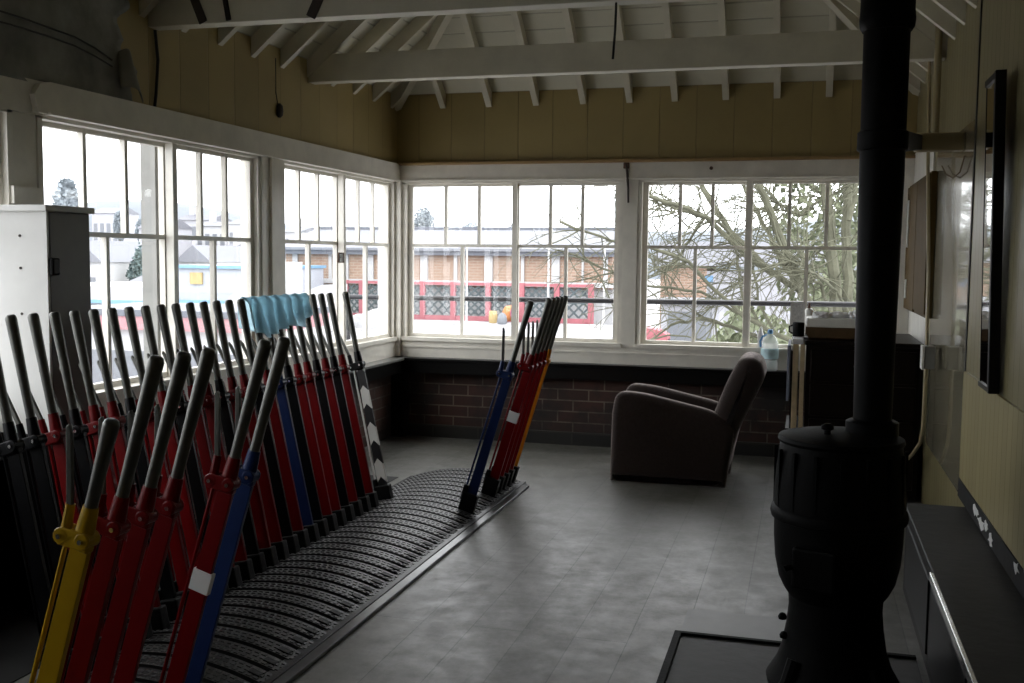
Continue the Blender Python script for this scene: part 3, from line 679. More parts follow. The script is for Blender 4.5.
for z in (.40, .33):
    MB().lathe([(.0, 0), (.014, .003), (.016, .014), (.010, .024), (0, .028)], n=12).build('damper_knob', 'iron', st, smooth=True, loc=(-.178+(.33-z)*.1, -.05, z-.12))
# flue pipe
fx, fy = .244, 3.97
fp = empty('flue_pipe', (fx, fy, 0)); tag(fp, 'tall black flue pipe rising from the stove', 'flue pipe')
MB().lathe([(.066, .972), (.070, 1.35), (.077, 1.9), (.079, 2.6)], n=32).build('pipe', 'iron2', fp, smooth=True)
MB().lathe([(.083, 2.40), (.092, 2.415), (.095, 2.44), (.092, 2.47), (.093, 3.0), (.093, 4.3)], n=32).build('upper_pipe', 'iron2', fp, smooth=True)
MB().lathe([(.080, 1.985), (.087, 1.99), (.087, 2.05), (.080, 2.055)], n=32).build('clamp_ring', 'iron2', fp, smooth=True)
MB().lathe([(.072, .972), (.092, .975), (.092, 1.02), (.072, 1.03)], n=32).build('spigot_ring', 'iron2', fp, smooth=True)
p0 = Vector((.07, 0, 2.02)); p1 = Vector((.56, 6.0, 2.225))-Vector((fx, fy, 0))
dv = (p1-p0); mid = (p0+p1)/2
rotm = dv.to_track_quat('X', 'Z').to_matrix()
MB().box(mid, (dv.length, .014, .075), rotm, bev=.003).build('stay_bar', 'iron2', fp)
# timber batten that carries the stay
o = MB().b2((.53, 5.98, 2.18), (XR-.008, 6.07, 2.275), bev=.006).build('wall_bracket', 'conduit'); tag(o, 'cream timber bracket on the wall holding the flue pipe stay', 'bracket')
# hearth
hx0, hy0, hx1, hy1 = -.475, 3.25, .47, 4.38
h_ = empty('hearth', (0, 0, 0)); tag(h_, 'low dark hearth tray with a raised rim under the stove', 'hearth')
MB().b2((hx0, hy0, .001), (hx1, hy1, .012)).build('slab', 'hearth', h_)
rm = MB(); rm.b2((hx0-.02, hy1-.015, .001), (hx1, hy1+.015, .022), bev=.004); rm.b2((hx0-.02, hy0, .001), (hx0+.012, hy1, .022), bev=.004); rm.b2((hx0-.02, hy0-.02, .001), (hx1, hy0+.01, .022), bev=.004)
rm.build('rim', 'iron', h_)
# replaced floor boards by the hearth
o = MB().b2((-.475, 4.40, .0005), (-.0, 4.74, .003)).build('trim_17', mat('grey patched board', (.108, .108, .103), .45, var=.2, scale=4)); tag(o, 'pale patched floor board behind the hearth', 'board', kind='structure')

# ------------------------------------------------------------------ bench along the right wall
bn = empty('locker_bench', (0, 0, 0)); tag(bn, 'black locker bench with a steel edge along the cream wall', 'bench')
MB().b2((.50, 1.2, 0), (XR-.002, 5.35, .40)).build('box', mat('black bench paint', (.004, .004, .0035), .5, var=.3, scale=6, spec=.15), bn)
MB().b2((.49, 1.2, .40), (XR-.002, 5.35, .43), bev=.006).build('seat_board', mat('worn black bench top', (.006, .006, .005), .45, var=.35, scale=5, bump=.2, bscale=15, spec=.1), bn)
MB().b2((.478, 1.2, .402), (.494, 4.15, .434), bev=.004).build('edge_strip', 'brightsteel', bn)['label'] = 'steel edge strip'
for k, yy in enumerate((2.3, 3.3, 4.3)):
    MB().b2((.492, yy, .06), (.505, yy+.9, .36), bev=.005).build('door', 'black', bn)
# skirting with flaking paint above bench
o = MB().b2((XR-.018, .5, .43), (XR, 5.6, .52)).build('baseboard_right', mat('flaking black skirting', (.008, .008, .008), .7, var=.6, scale=11, spec=.15)); tag(o, 'black flaking skirting above the bench', 'skirting', kind='structure')
fl = MB()
rr = random.Random(5)
for i, (yy, zz, sc_) in enumerate(((5.02, .485, 1), (4.86, .468, 1.3), (4.74, .49, .8), (4.62, .462, .9), (4.08, .50, .7))):
    p = [(yy+.075*sc_*math.cos(a)*rr.uniform(.35, 1.3), zz+.022*math.sin(a)*rr.uniform(.3, 1.4)) for a in [2*PI*q/11 for q in range(11)]]
    fl.prism(p, XR-.020, XR-.017, 'yz')
o = fl.build('trim_18', 'plate'); tag(o, 'bare white patches where the skirting paint flaked off', 'flaked paint', kind='structure')
# wainscot line and glossy panel
o = MB().b2((XR-.012, .5, .52), (XR, 5.62, 1.055)).build('trim_19', board_mat('beige wainscot', (.25, .212, .105), 'Y', .10, rough=.42, groove=.8, spec=.2)); tag(o, 'beige boarded wainscot below the mirror', 'wainscot', kind='structure')
o = MB().b2((XR-.007, 5.66, .43), (XR, 7.20, 2.30), bev=.001).build('trim_20', 'gloss'); tag(o, 'glossy cream wall panel beside the mirror reflecting the windows', 'panel', kind='structure')
o = MB().b2((XR-.006, 5.632, .43), (XR, 5.656, 3.0)).build('trim_21', 'cable'); tag(o, 'dark open joint in the wall between the panel and the wainscot', 'joint', kind='structure')
# mirror
mc = [px(1004, 77, .735), px(994, 388, .752), px(983.5, 387, .752), px(990, 86, .735)]
mr_ = empty('wall_mirror', (0, 0, 0)); tag(mr_, 'tall narrow mirror in a black frame on the cream wall', 'mirror')
y0m, y1m, z0m, z1m = 4.60, 4.90, 1.065, 2.36
mr_.location = (.745, 0, z0m); mr_.rotation_euler = (0, R(-1.2), 0)
hh = z1m-z0m
MB().b2((-.008, y0m+.02, .02), (.004, y1m-.005, hh-.02)).build('glass', 'mirror', mr_)
f_ = MB(); f_.b2((-.022, y0m-.005, 0), (.02, y0m+.03, hh), bev=.004); f_.b2((-.010, y1m-.006, 0), (.02, y1m, hh)); f_.b2((-.016, y0m, 0), (.02, y1m, .02)); f_.b2((-.016, y0m, hh-.025), (.02, y1m, hh))
f_.build('frame', 'black', mr_)
# brown wall cupboard behind the conduit
wc = empty('wall_cupboard', (0, 0, 0)); tag(wc, 'brown flat cupboard on the wall behind the flue pipe', 'cupboard')
MB().b2((.735, 7.12, 1.235), (XR-.009, 8.60, 2.165), bev=.004).build('carcass', 'brownboard', wc)
MB().b2((.722, 7.13, 1.26), (.736, 7.86, 2.15), bev=.003).build('door', 'brownboard', wc)
dr = MB().b2((.722, 7.88, 1.24), (.736, 8.58, 2.15), bev=.003).build('door', 'brownboard', wc)
MB().b2((.712, 8.40, 1.70), (.724, 8.43, 2.05), bev=.003).build('hinge', 'lwhite', wc)
MB().b2((.712, 8.40, 1.32), (.724, 8.43, 1.46), bev=.003).build('hinge', 'lwhite', wc)
# white back board panel below/above cupboard
o = MB().b2((XR-.008, 7.4, .95), (XR, YB, 2.42)).build('trim_22', board_mat('white boarding', (.62, .61, .56), 'Y', .10, rough=.35, groove=.75)); tag(o, 'white boarding on the wall above the desk', 'boarding', kind='structure')
# conduits and box
cdx = .70
o = MB().tube([px(932, -30, cdx)*1, px(929.5, 60, cdx), px(928, 170, cdx), px(928.5, 270, cdx), px(926.5, 345, cdx)], .011, 10).build('wall_conduit', 'conduit', smooth=True); tag(o, 'thin cream conduit running down to the switch box', 'conduit')
o = MB().tube([px(941, -30, cdx+.03), px(938, 60, cdx+.03), px(935, 140, cdx+.03)], .022, 12).build('fat_conduit', 'conduit', smooth=True); tag(o, 'fat cream pipe on the wall above the batten', 'pipe')
o = MB().tube([px(926, 366, cdx), px(924.5, 400, cdx), px(923, 428, cdx), px(920, 443, cdx-.005), px(912, 455, cdx-.02), px(903, 463, cdx-.04)], .011, 10).build('bent_conduit', 'conduit', smooth=True); tag(o, 'cream conduit bending away below the switch box', 'conduit')
sb = empty('switch_box', tuple(px(927, 357, cdx))); tag(sb, 'grey metal switch box on the conduit above the bench', 'switch box')
MB().box((.01, 0, 0), (.06, .12, .135), bev=.006).build('body', mat('grey box paint', (.20, .20, .19), .5), sb)
MB().box((-.028, -.02, 0), (.014, .10, .14), bev=.003).build('cover', 'cupwhite', sb)
o = MB().tube([px(922, 10, .72), px(919, 0, .70), px(924, 22, .73), px(927, 25, .735)], .006, 6).build('cable_loop', 'cable', smooth=True); tag(o, 'short black cable loop beside the fat pipe', 'cable')
o = MB().tube([px(965, 155, .755), px(960, 172, .755), px(953, 178, .755), px(946, 174, .755), px(942, 166, .755)], .004, 6).build('looped_cord', mat('brown cord', (.12, .08, .04), .8), smooth=True); tag(o, 'brown cord hanging in a loop on the glossy panel', 'cord')

# ------------------------------------------------------------------ desk and the things on it
dk = empty('desk', (0, 0, 0)); tag(dk, 'tall dark wooden desk behind the stove and flue pipe', 'desk')
DX0, DX1, DY0, DY1, DZ = .012, .745, 7.32, 8.32, 1.057
MB().b2((DX0, DY0+.02, .03), (DX1, DY1, DZ-.03)).build('carcass', 'wood', dk)
mod_bevel(MB().b2((DX0-.012, DY0, DZ-.03), (DX1+.01, DY1, DZ)).build('top', 'wood', dk), .006)
for k in range(4):
    z = .08+k*.235; d_ = mod_bevel(MB().b2((DX0+.03, DY0+.004, z), (DX1-.03, DY0+.022, z+.215)).build('drawer', 'wood', dk), .006)
    MB().tube([(DX0+.31, DY0+.004, z+.11), (DX0+.31, DY0-.02, z+.105), (DX0+.42, DY0-.02, z+.105), (DX0+.42, DY0+.004, z+.11)], .006, 8).build('handle', 'iron', d_, smooth=True)
tr = empty('tray', (.19, 7.52, DZ)); tag(tr, 'brown tray with a white lining on the desk', 'tray')
tp_ = rpoly([(-.185, .105, .0), (-.188, .05, .05), (-.16, .004, .04), (.33, .004, .03), (.345, .105, .0)])
mb = MB(); mb.prism(tp_, -.14, -.125); mb.prism(tp_, .14, .155); mb.b2((-.165, -.14, .002), (.335, .15, .016)); mb.b2((-.188, -.13, .04), (-.176, .15, .105)); mb.b2((.333, -.13, .04), (.345, .15, .105)); mb.build('body', 'traybrown', tr)
MB().b2((-.183, -.146, .088), (.345, .158, .150), bev=.008).build('liner', 'cream_tray', tr)
def crumple(name, x, y, z, sx, sy, sz, seed, label):
    q = random.Random(seed); b = bmesh.new(); bmesh.ops.create_icosphere(b, subdivisions=3, radius=1)
    for v in b.verts:
        f = 1+q.uniform(-.18, .18); v.co = Vector((v.co.x*sx*f, v.co.y*sy*f, max(-.6, v.co.z)*sz*f))
    mm = MB(); mm.bm.free(); mm.bm = b
    o = mm.build(name, 'paperw', loc=(x, y, z)); tag(o, label, 'paper'); return o
crumple('crumpled_paper', .10, 7.50, DZ+.166, .06, .07, .026, 1, 'crumpled white paper at the near end of the tray')
crumple('crumpled_paper', .22, 7.52, DZ+.166, .07, .07, .024, 2, 'crumpled white paper in the middle of the tray')
crumple('crumpled_paper', .335, 7.5, DZ+.168, .06, .08, .034, 3, 'crumpled white paper in the tray against the flue pipe')
mg = empty('mug', (-.045, 7.62, DZ+.005)); tag(mg, 'black mug at the corner of the desk', 'mug')
mb = MB(); mb.lathe([(.036, 0), (.040, .01), (.040, .10), (.036, .10), (.035, .012), (.001, .010)], n=20); mb.build('body', 'black', mg, smooth=True)
MB().tube([(-.038, 0, .08), (-.062, 0, .07), (-.062, 0, .035), (-.038, 0, .022)], .006, 8).build('handle', 'black', mg, smooth=True)
o = MB().b2((-.085, 7.56, DZ-.006), (.02, 7.74, DZ+.005), bev=.002).build('coaster_board', 'wood'); tag(o, 'small dark board under the black mug', 'board')
# photo frame style card
cdp = py(797, 331, 8.0)
cf = empty('card_frame', (cdp.x, 8.0, DZ)); tag(cf, 'white framed card standing upright on the desk', 'frame')
fz = .20
MB().b2((-.055, -.008, 0), (.055, .008, .085), bev=.003).build('base', 'cream_tray', cf)
mb = MB(); mb.b2((-.052, -.006, .085), (-.040, .006, fz+.03)); mb.b2((.040, -.006, .085), (.052, .006, fz+.03)); mb.b2((-.052, -.006, fz+.02), (.052, .006, fz+.034)); mb.build('frame', 'cream_tray', cf)
MB().b2((-.040, -.002, .085), (.040, .004, fz+.022)).build('card', mat('pale grey card', (.6, .6, .58), .7, var=.25, scale=60), cf)
cq = py(808.5, 330, 8.1)
sq = empty('squeeze_bottle', (cq.x, 8.1, DZ)); tag(sq, 'white squeeze bottle with a brown cap on the desk', 'bottle')
MB().lathe([(.036, 0), (.038, .02), (.036, .15), (.028, .175), (.014, .185)], n=20).build('body', 'cream_tray', sq, smooth=True)
MB().lathe([(.013, .185), (.013, .20), (.008, .215), (.004, .225)], n=14).build('cap', 'brownplastic', sq, smooth=True)
# boards stored beside the desk
for xa, xb, w_, lb in ((790.8, 796.2, 'lightwood', 'pale board standing on edge beside the desk, nearer the armchair'), (798.2, 802.8, 'lightwood', 'pale board standing on edge against the desk side')):
    a, b = py(xa, 420, 7.36), py(xb, 420, 7.36)
    o = MB().b2((a.x, 7.36, .45), (b.x, 7.95, 1.03), bev=.002).build('drawing_board', w_); tag(o, lb, 'board', group='boards beside the desk')
a, b = py(786.5, 380, 7.34), py(789.6, 380, 7.34)
o = MB().b2((a.x, 7.34, .64), (b.x, 7.9, 1.02), bev=.003).build('folder', 'greycard'); tag(o, 'grey blue folder hanging beside the pale boards', 'folder')
rk = empty('board_rack', (0, 0, 0)); tag(rk, 'dark rack holding the pale boards beside the desk', 'rack')
a, b = py(789.8, 420, 7.36).x, py(804, 420, 7.36).x
MB().b2((a-.03, 7.35, .40), (DX0-.002, 7.98, .45)).build('shelf', 'wood', rk); MB().b2((a-.004, 7.37, .45), (py(790.6, 420, 7.36).x, 7.96, .98)).build('divider', 'black', rk)
for yy in (7.37, 7.92): MB().b2((a-.03, yy, 0), (a, yy+.04, .40)).build('leg', 'wood', rk)
o = MB().b2((a, 7.34, 1.03), (DX0-.016, 7.9, 1.065), bev=.008).build('paper_bundle', mat('pale grey paper bundle', (.5, .49, .52), .7, var=.15, scale=20)); tag(o, 'pale grey paper bundle lying on top of the boards', 'paper')
# water jug on the ledge
wj = empty('water_bottle', (-.268, YB-.068, .708)); tag(wj, 'clear plastic water bottle with blue cap on the ledge behind the armchair', 'bottle')
mt, nt, b = new_mat('clear plastic'); b.inputs['Base Color'].default_value = (.86, .93, .96, 1); b.inputs['Roughness'].default_value = .12; b.inputs['Alpha'].default_value = .30; b.inputs['Specular IOR Level'].default_value = .6
M['clear'] = mt
MB().lathe([(.064, 0), (.068, .012), (.068, .075), (.064, .085), (.068, .095), (.068, .185), (.066, .225), (.048, .272), (.022, .292), (.019, .30)], n=28).build('body', 'clear', wj, smooth=True)
MB().lathe([(.0692, .10), (.0694, .18)], n=28, cap=False).build('label', mat('pale blue label', (.55, .76, .88), .4, var=.25, scale=18), wj, smooth=True)
MB().lathe([(.022, .298), (.022, .322), (.016, .332)], n=18).build('cap', 'capblue', wj, smooth=True)
MB().tube([(-.02, 0, .288), (-.058, 0, .275), (-.076, 0, .235), (-.072, 0, .19)], .008, 8).build('handle', 'capblue', wj, smooth=True)
gl = empty('glue_bottle', (-.345, YB-.012, WZ0+.012)); tag(gl, 'small white bottle with pointed nozzle on the window sill', 'bottle')
gl.location.y = YB-.022
MB().lathe([(.022, 0), (.023, .01), (.020, .055), (.024, .07), (.024, .09)], n=16).build('body', 'cream_tray', gl, smooth=True)
MB().lathe([(.030, .09), (.022, .12), (.008, .165), (.003, .175)], n=16).build('nozzle', 'cream_tray', gl, smooth=True)

# ------------------------------------------------------------------ outside
o = MB().b2((-320, -60, -4.2), (160, 420, -3.0)).build('ground', mat('pale wet ballast', (.33, .325, .33), .9, var=.42, scale=.9, bump=.0)); tag(o, 'pale ballast ground outside', 'ground', kind='structure')
X_ = dict(  # outside colours partly paled and desaturated to stand in for haze
    pale=mat('pale render', (0.408, 0.408, 0.416), .85, var=.06, spec=.2), pale2=mat('grey render', (0.32, 0.32, 0.344), .85, var=.06, spec=.2),
    slate=mat('slate roof', (.14, .142, .16), .7, var=.08, spec=.2), slate2=mat('pale sheet roof', (.17, .175, .195), .7, var=.06, spec=.2),
    win=mat('dark window', (0.144, 0.152, 0.168), .4, var=0, spec=.2), bluef=mat('blue fascia', (0.136, 0.264, 0.4), .6, var=.04),
    corr=board_mat('corrugated cladding', (0.32, 0.336, 0.376), 'Z', .55, groove=.72, spec=.2), ochre=mat('ochre sign', (0.352, 0.264, 0.12), .7),
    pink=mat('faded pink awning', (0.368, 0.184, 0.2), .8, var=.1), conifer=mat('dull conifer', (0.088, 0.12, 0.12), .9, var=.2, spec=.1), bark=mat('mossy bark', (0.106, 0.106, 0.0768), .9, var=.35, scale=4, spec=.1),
    haze=mat('twigs paled as haze', (.19, .215, .235), .9, var=.12, spec=.1), twig=mat('twig', (0.08, 0.0752, 0.0576), .9, var=.2), leaf=mat('ivy and scrub', (0.136, 0.152, 0.096), .85, var=.35, scale=1.5, spec=.2), hill=mat('far hill', (.13, .145, .165), .9, var=.12, scale=.05),  # distant crowns: haze put into a paler twig colour
    brick=brick_mat('orange platform brick', (0.296, 0.195, 0.141), (0.264, 0.168, 0.12), (0.336, 0.272, 0.224), .45, .15, .02, ('X', 'Z')), redp=mat('faded red bridge paint', (0.296, 0.0928, 0.109), .7, var=.12, scale=2),
    latt=mat('grey green lattice paint', (.055, .072, .078), .7, var=.2), dark=mat('dark gutter', (0.0992, 0.106, 0.128), .6), railm=mat('black tube rail', (0.0096, 0.0096, 0.0144), .4), orangev=mat('orange sheet', (0.416, 0.16, 0.056), .8, var=.1), mag=mat('magenta sheet', (0.32, 0.064, 0.192), .8), grey=mat('grey metal', (0.152, 0.16, 0.176), .6), carred=mat('red car paint', (0.24, 0.032, 0.048), .3), blues=mat('blue sign', (0.096, 0.192, 0.32), .6),
)
M.update({'x_'+k: v for k, v in X_.items()})
# walkway hand rail outside the end windows
hr = empty('hand_rail', (0, 0, 0)); tag(hr, 'black tubular walkway rail outside the end windows', 'rail')
zr = py(640, 301, 9.5).z
MB().cyl((-4.35, 9.5, zr-.02), (2.6, 9.5, zr+.02), .024, n=12).build('rail', 'x_railm', hr, smooth=True)
for x in (-4.33, 2.5): MB().cyl((x, 9.5, -.1), (x, 9.5, zr), .022, n=10).build('post', 'x_railm', hr, smooth=True)
o = MB().b2((-4.6, 8.95, -.16), (2.7, 9.6, -.08)).build('walkway', 'x_grey'); tag(o, 'walkway deck outside the end windows', 'walkway', kind='structure')
def pz(y, d, x=520): return py(x, y, d).z
# --- brick platform building with the lattice footbridge parapet
D = 52.0
bb = empty('platform_building', (0, D, -3)); tag(bb, 'long brick panelled platform building with white piers', 'building')
xa, xb = py(286, 270, D).x, py(612, 270, D).x
zt, zb, zg, zrf = pz(256, D)+3, pz(282, D)+3, pz(249, D)+3, pz(234, D)+3
MB().b2((xa, 0, zb-.3), (xb, 8, zt+.25)).build('brick_wall', 'x_brick', bb)
for x, w_ in ((296, 5), (331, 3), (346, 6), (371, 6), (392, 6), (409, 3), (424.5, 7), (456, 3), (489, 8), (523, 3), (556, 8), (583, 2), (606, 4)):
    a, b = py(x-w_/2, 270, D).x, py(x+w_/2, 270, D).x
    MB().b2((a, -.12, zb-.2), (b, .05, zt+.1)).build('pilaster', 'x_pale', bb)
MB().b2((xa-.3, -.25, zb-.22), (xb+.3, .05, zb+.02)).build('sill_band', 'x_pale', bb)
MB().b2((xa-.3, -.45, zt), (xb+.3, .05, zt+.22)).build('gutter', 'x_dark', bb)
mb = MB(); mb.prism([(-.6, zt+.22), (-.6, zg), (4.5, zrf+.35), (9, zg), (9, zt+.22)], xa-.4, xb+.4, 'yz'); mb.build('roof', 'x_slate2', bb)
MB().b2((xa-.4, 4.35, zrf+.33), (xb+.4, 4.65, zrf+.48)).build('ridge', 'x_dark', bb)
MB().b2((xa, .4, 0), (xb, 7.5, zb-.2)).build('lower_wall', 'x_pale', bb)
D2 = 50.5
fb = empty('footbridge_parapet', (0, D2, -3)); tag(fb, 'red framed lattice parapet in front of the brick building', 'parapet')
zt2, zb2 = pz(285, D2)+3, pz(318.5, D2)+3
pxs = [py(x, 300, D2).x for x in (346, 362, 388, 423, 453.5, 488.5, 522, 557, 591)]
pw = .26
for x in pxs: MB().b2((x-pw/2, -.12, zb2-.2), (x+pw/2, .12, zt2+.1)).build('post', 'x_redp', fb)
for z0, z1 in ((zt2-.06, zt2+.08), (zb2-.22, zb2+.06)):
    MB().b2((pxs[0], -.08, z0), (pxs[-1], .08, z1)).build('rail', 'x_redp', fb)
zm2 = (zt2+zb2)/2
for a, b in zip(pxs, pxs[1:]):
    mb = MB(); aa, bb_ = a+pw/2, b-pw/2; W = bb_-aa; Hh = zt2-zb2-.22; n = max(2, round(W/.42)); z0 = zb2+.1
    stp = W/n
    mv = max(2, round(Hh/stp))
    sv = Hh/mv
    for i in range(-mv, n):
        for sgn in (1, -1):
            pts = []
            for j in range(mv+1):
                cx = i+j if sgn > 0 else n-(i+j)
                if 0 <= cx <= n: pts.append(Vector((aa+cx*stp, .0 if sgn > 0 else .03, z0+j*sv)))
            if len(pts) > 1:
                p, q = pts[0], pts[-1]; dd = (q-p); an = math.atan2(dd.z, dd.x)
                mb.box((p+q)/2, (dd.length, .03, .095), Matrix.Rotation(-an, 3, 'Y'))
    for i in range(n):
        for j in range(mv):
            if (i+j) % 2 == 0 and rnd.random() < .35: mb.b2((aa+(i+.25)*stp, .04, z0+(j+.2)*sv), (aa+(i+.75)*stp, .06, z0+(j+.8)*sv))
    mb.b2((aa, -.02, zm2-.05), (bb_, .05, zm2+.05))
    mb.build('lattice', 'x_latt', fb)
# dark interior behind the lattice is the lower wall; things standing in front of it
def at(x, y, d): return py(x, y, d)
o = MB().lathe([(.17, 0), (.2, .08), (.215, .3), (.2, .52), (.17, .6)], n=20).build('barrel', 'x_ochre', smooth=True, loc=(at(493, 326, 49).x, 49, py(500, 322, 50).z)); tag(o, 'ochre barrel in front of the red parapet', 'barrel')
p = at(502, 328, 48.3); p.z = py(500, 322, 50).z; o = MB().lathe([(.2, 0), (.25, .15), (.21, .42), (.09, .56)], n=18).build('dustbin', 'x_grey', smooth=True, loc=tuple(p)); tag(o, 'grey rounded bin beside the ochre barrel', 'bin')
ob = empty('sheeted_load', (at(509.5, 322, 49.4).x, 49.4, py(500, 322, 50).z)); tag(ob, 'orange and magenta sheeted bundle beside the grey bin', 'bundle')
b = MB(); bmesh.ops.create_icosphere(b.bm, subdivisions=3, radius=1)
for v in b.bm.verts: v.co = Vector((v.co.x*.36+.15*v.co.z, v.co.y*.25, .48+v.co.z*.48+.08*math.sin(5*v.co.x)))
b.build('sheet', 'x_orangev', ob, smooth=True)
b = MB(); bmesh.ops.create_icosphere(b.bm, subdivisions=3, radius=1)
for v in b.bm.verts: v.co = Vector((v.co.x*.2+.28, v.co.y*.3-.1, .5+v.co.z*.4))
b.build('flap', 'x_mag', ob, smooth=True)
# heaps of pale ballast and parked white cars in the yard
def heap(name, x, y, d, sx, sz, seed, label):
    q = random.Random(seed); p = at(x, y, d); b = MB(); bmesh.ops.create_icosphere(b.bm, subdivisions=4, radius=1)
    for v in b.bm.verts:
        f = 1+.10*math.sin(6*v.co.x+seed)+.08*math.sin(9*v.co.y)+q.uniform(-.05, .05); v.co = Vector((v.co.x*sx*f, v.co.y*sx*.7*f, max(0, v.co.z)*sz*f))
    o = b.build(name, 'x_pale', smooth=True, loc=(p.x, p.y, py(500, 322, 50).z-.05)); tag(o, label, 'heap'); return o
heap('ballast_heap', 373, 330, 44, 1.4, .75, 1, 'white ballast heap seen through the corner window')
yt = py(500, 322, 50).z
o = MB().b2((-40, 32, -3), (py(640, 322, 50).x, 50.2, yt)).build('ballast_yard', mat('white rubble ballast', (.30, .30, .31), .9, var=.9, scale=2.6)); tag(o, 'white rubble yard in front of the red parapet', 'yard', kind='structure')
p = at(655, 333, 42); rt_ = empty('red_cart', (p.x, 42, -3)); tag(rt_, 'low red cart under the bare tree branches', 'cart')
MB().prism([(-.45, p.z+2.7), (-.45, p.z+3.2), (.1, p.z+3.12), (.5, p.z+2.92), (.5, p.z+2.7)], 0, .9).build('body', 'x_redp', rt_)
for wx in (-.4, .4):
    MB().cyl((wx, -.08, .28), (wx, .0, .28), .28, n=16).build('wheel', 'x_railm', rt_)
MB().b2((-.5, .2, .28), (.5, .7, p.z+2.75)).build('chassis', 'x_grey', rt_)
# shed, blue sign and wall behind the tree
sd_ = empty('grey_shed', (at(682, 300, 46).x, 46, -3)); tag(sd_, 'grey shed with dark opening behind the bare branches', 'shed')
MB().b2((-.9, 0, 0), (1.6, 3, 2.6)).build('wall', 'x_pale2', sd_); MB().b2((-.6, -.05, .2), (1.3, .02, 2.3)).build('opening', 'x_win', sd_); MB().b2((-1.1, -.3, 2.6), (1.8, 3.2, 2.8)).build('roof', 'x_slate', sd_)
bg = empty('yard_building', (at(660, 300, 60).x, 60, -3)); tag(bg, 'long brick building with grey roof behind the bare tree', 'building')
zz = 3+pz(262, 60, 690)
MB().b2((0, 0, 0), (2.6, 6, zz-.2)).build('brick_wall', 'x_brick', bg); MB().b2((2.6, 0, 0), (11, 6, zz-.5)).build('grey_wall', 'x_pale2', bg)
mb = MB(); mb.prism([(-.4, zz-.2), (3, zz+1.2), (6.4, zz-.2)], -.5, 11.4, 'yz'); mb.build('roof', 'x_slate', bg)
p = at(709, 279, 34); sg = empty('blue_sign', (p.x, 34, -3)); tag(sg, 'small blue sign on a post beyond the branches', 'sign')
MB().cyl((0, .05, 0), (0, .05, p.z+3), .05, n=8).build('post', 'x_grey', sg); MB().b2((-.13, -.02, p.z+3-.11), (.13, .03, p.z+3+.11)).build('panel', 'x_blues', sg)
# light poles in front of the platform building
for x, h0, h1, lb in ((378.6, 246, 345, 'thin white pole before the platform building, near the corner'), (467, 240, 330, 'thin white pole before the platform building, behind the first end sash'), (549, 234, 330, 'thin white pole left of centre of the second end sash'), (605, 236, 300, 'thin white pole at the end of the brick building')):
    p = at(x, h0, 47); o = MB().cyl((0, 0, 0), (0, 0, p.z+3), .06, .045, 8).build('pole', 'x_pale', loc=(p.x, 47, -3), smooth=True); tag(o, lb, 'pole', group='yard poles')

# --- the town on the window side
def house(x0, x1, yt, yg, d, roof, label, gable=False, wallm='x_pale', wins=3, chim=True, roofm='x_slate', dep=7):
    a, b = at(x0, yt, d), at(x1, yt, d); r = empty('house', (a.x, d, -3)); tag(r, label, 'house', 'houses of the town')
    W = b.x-a.x; zt = at((x0+x1)/2, yt, d).z+3; zg = at((x0+x1)/2, yg, d).z+3; zr_ = at((x0+x1)/2, roof, d).z+3
    MB().b2((0, 0, zg), (W, dep, zt)).build('wall', wallm, r)
    mb = MB(); ov = .03*W
    if gable: mb.prism([(-ov, zt), (W/2, zr_), (W+ov, zt)], -.3, dep+.3)
    else: mb.prism([(-.4, zt), (dep/2, zr_), (dep+.4, zt)], -ov, W+ov, 'yz')
    mb.build('roof', wallm if gable and False else roofm, r)
    hh = zt-zg
    for i in range(wins):
        cx = W*(i+.5)/wins; MB().b2((cx-W*.07, -.06, zg+hh*.38), (cx+W*.07, .05, zg+hh*.78)).build('window', 'x_win', r)
    if chim:
        MB().b2((W*.12, dep/2-.6, zr_-hh*.3), (W*.12+W*.12, dep/2+.5, zr_+hh*.28)).build('chimney', wallm, r)
hs = [
    (92, 118, 213, 260, 190, 207, 'large pale block on the hazy skyline above the conifer', False, 'x_pale2', 4, False, 'x_slate2'),
    (176, 211, 220, 250, 170, 214, 'long grey roofed terrace on the skyline behind the second sash', False, 'x_pale2', 5, True, 'x_slate'),
    (196, 226, 226, 262, 150, 221, 'white terrace house in the middle of the second sash', False, 'x_pale', 4, True, 'x_slate2'),
    (228, 256, 224, 262, 145, 218, 'white terrace house at the right of the second sash', False, 'x_pale', 4, True, 'x_slate2'),
    (139, 166, 228, 262, 140, 218, 'grey house behind the pale outside post', False, 'x_pale2', 3, True, 'x_slate'),
    (60, 103, 262, 330, 71, 240, 'white gabled house beside the white cupboard', True, 'x_pale', 2, False, 'x_slate2'),
    (103, 126, 250, 320, 80, 241, 'white house between the gable and the conifer', False, 'x_pale', 2, False, 'x_slate2'),
    (124, 153, 285, 330, 66, 272, 'low white house with a large chimney in front of the conifer', False, 'x_pale', 4, True, 'x_slate'),
    (177, 212, 262, 300, 77, 245, 'house with a hazy gable above the blue fascia', True, 'x_pale', 0, False, 'x_slate2'),
    (212, 252, 258, 300, 86, 243, 'wide grey roofed house above the blue fascia', False, 'x_pale', 3, True, 'x_slate'),
    (283, 300, 232, 262, 120, 226, 'pale house seen at the left of the third sash', False, 'x_pale', 2, True, 'x_slate2'),
    (318, 345, 234, 262, 130, 228, 'pale house beyond the platform roof near the pier', False, 'x_pale2', 3, True, 'x_slate2'),
]
for h_a in hs: house(*h_a)
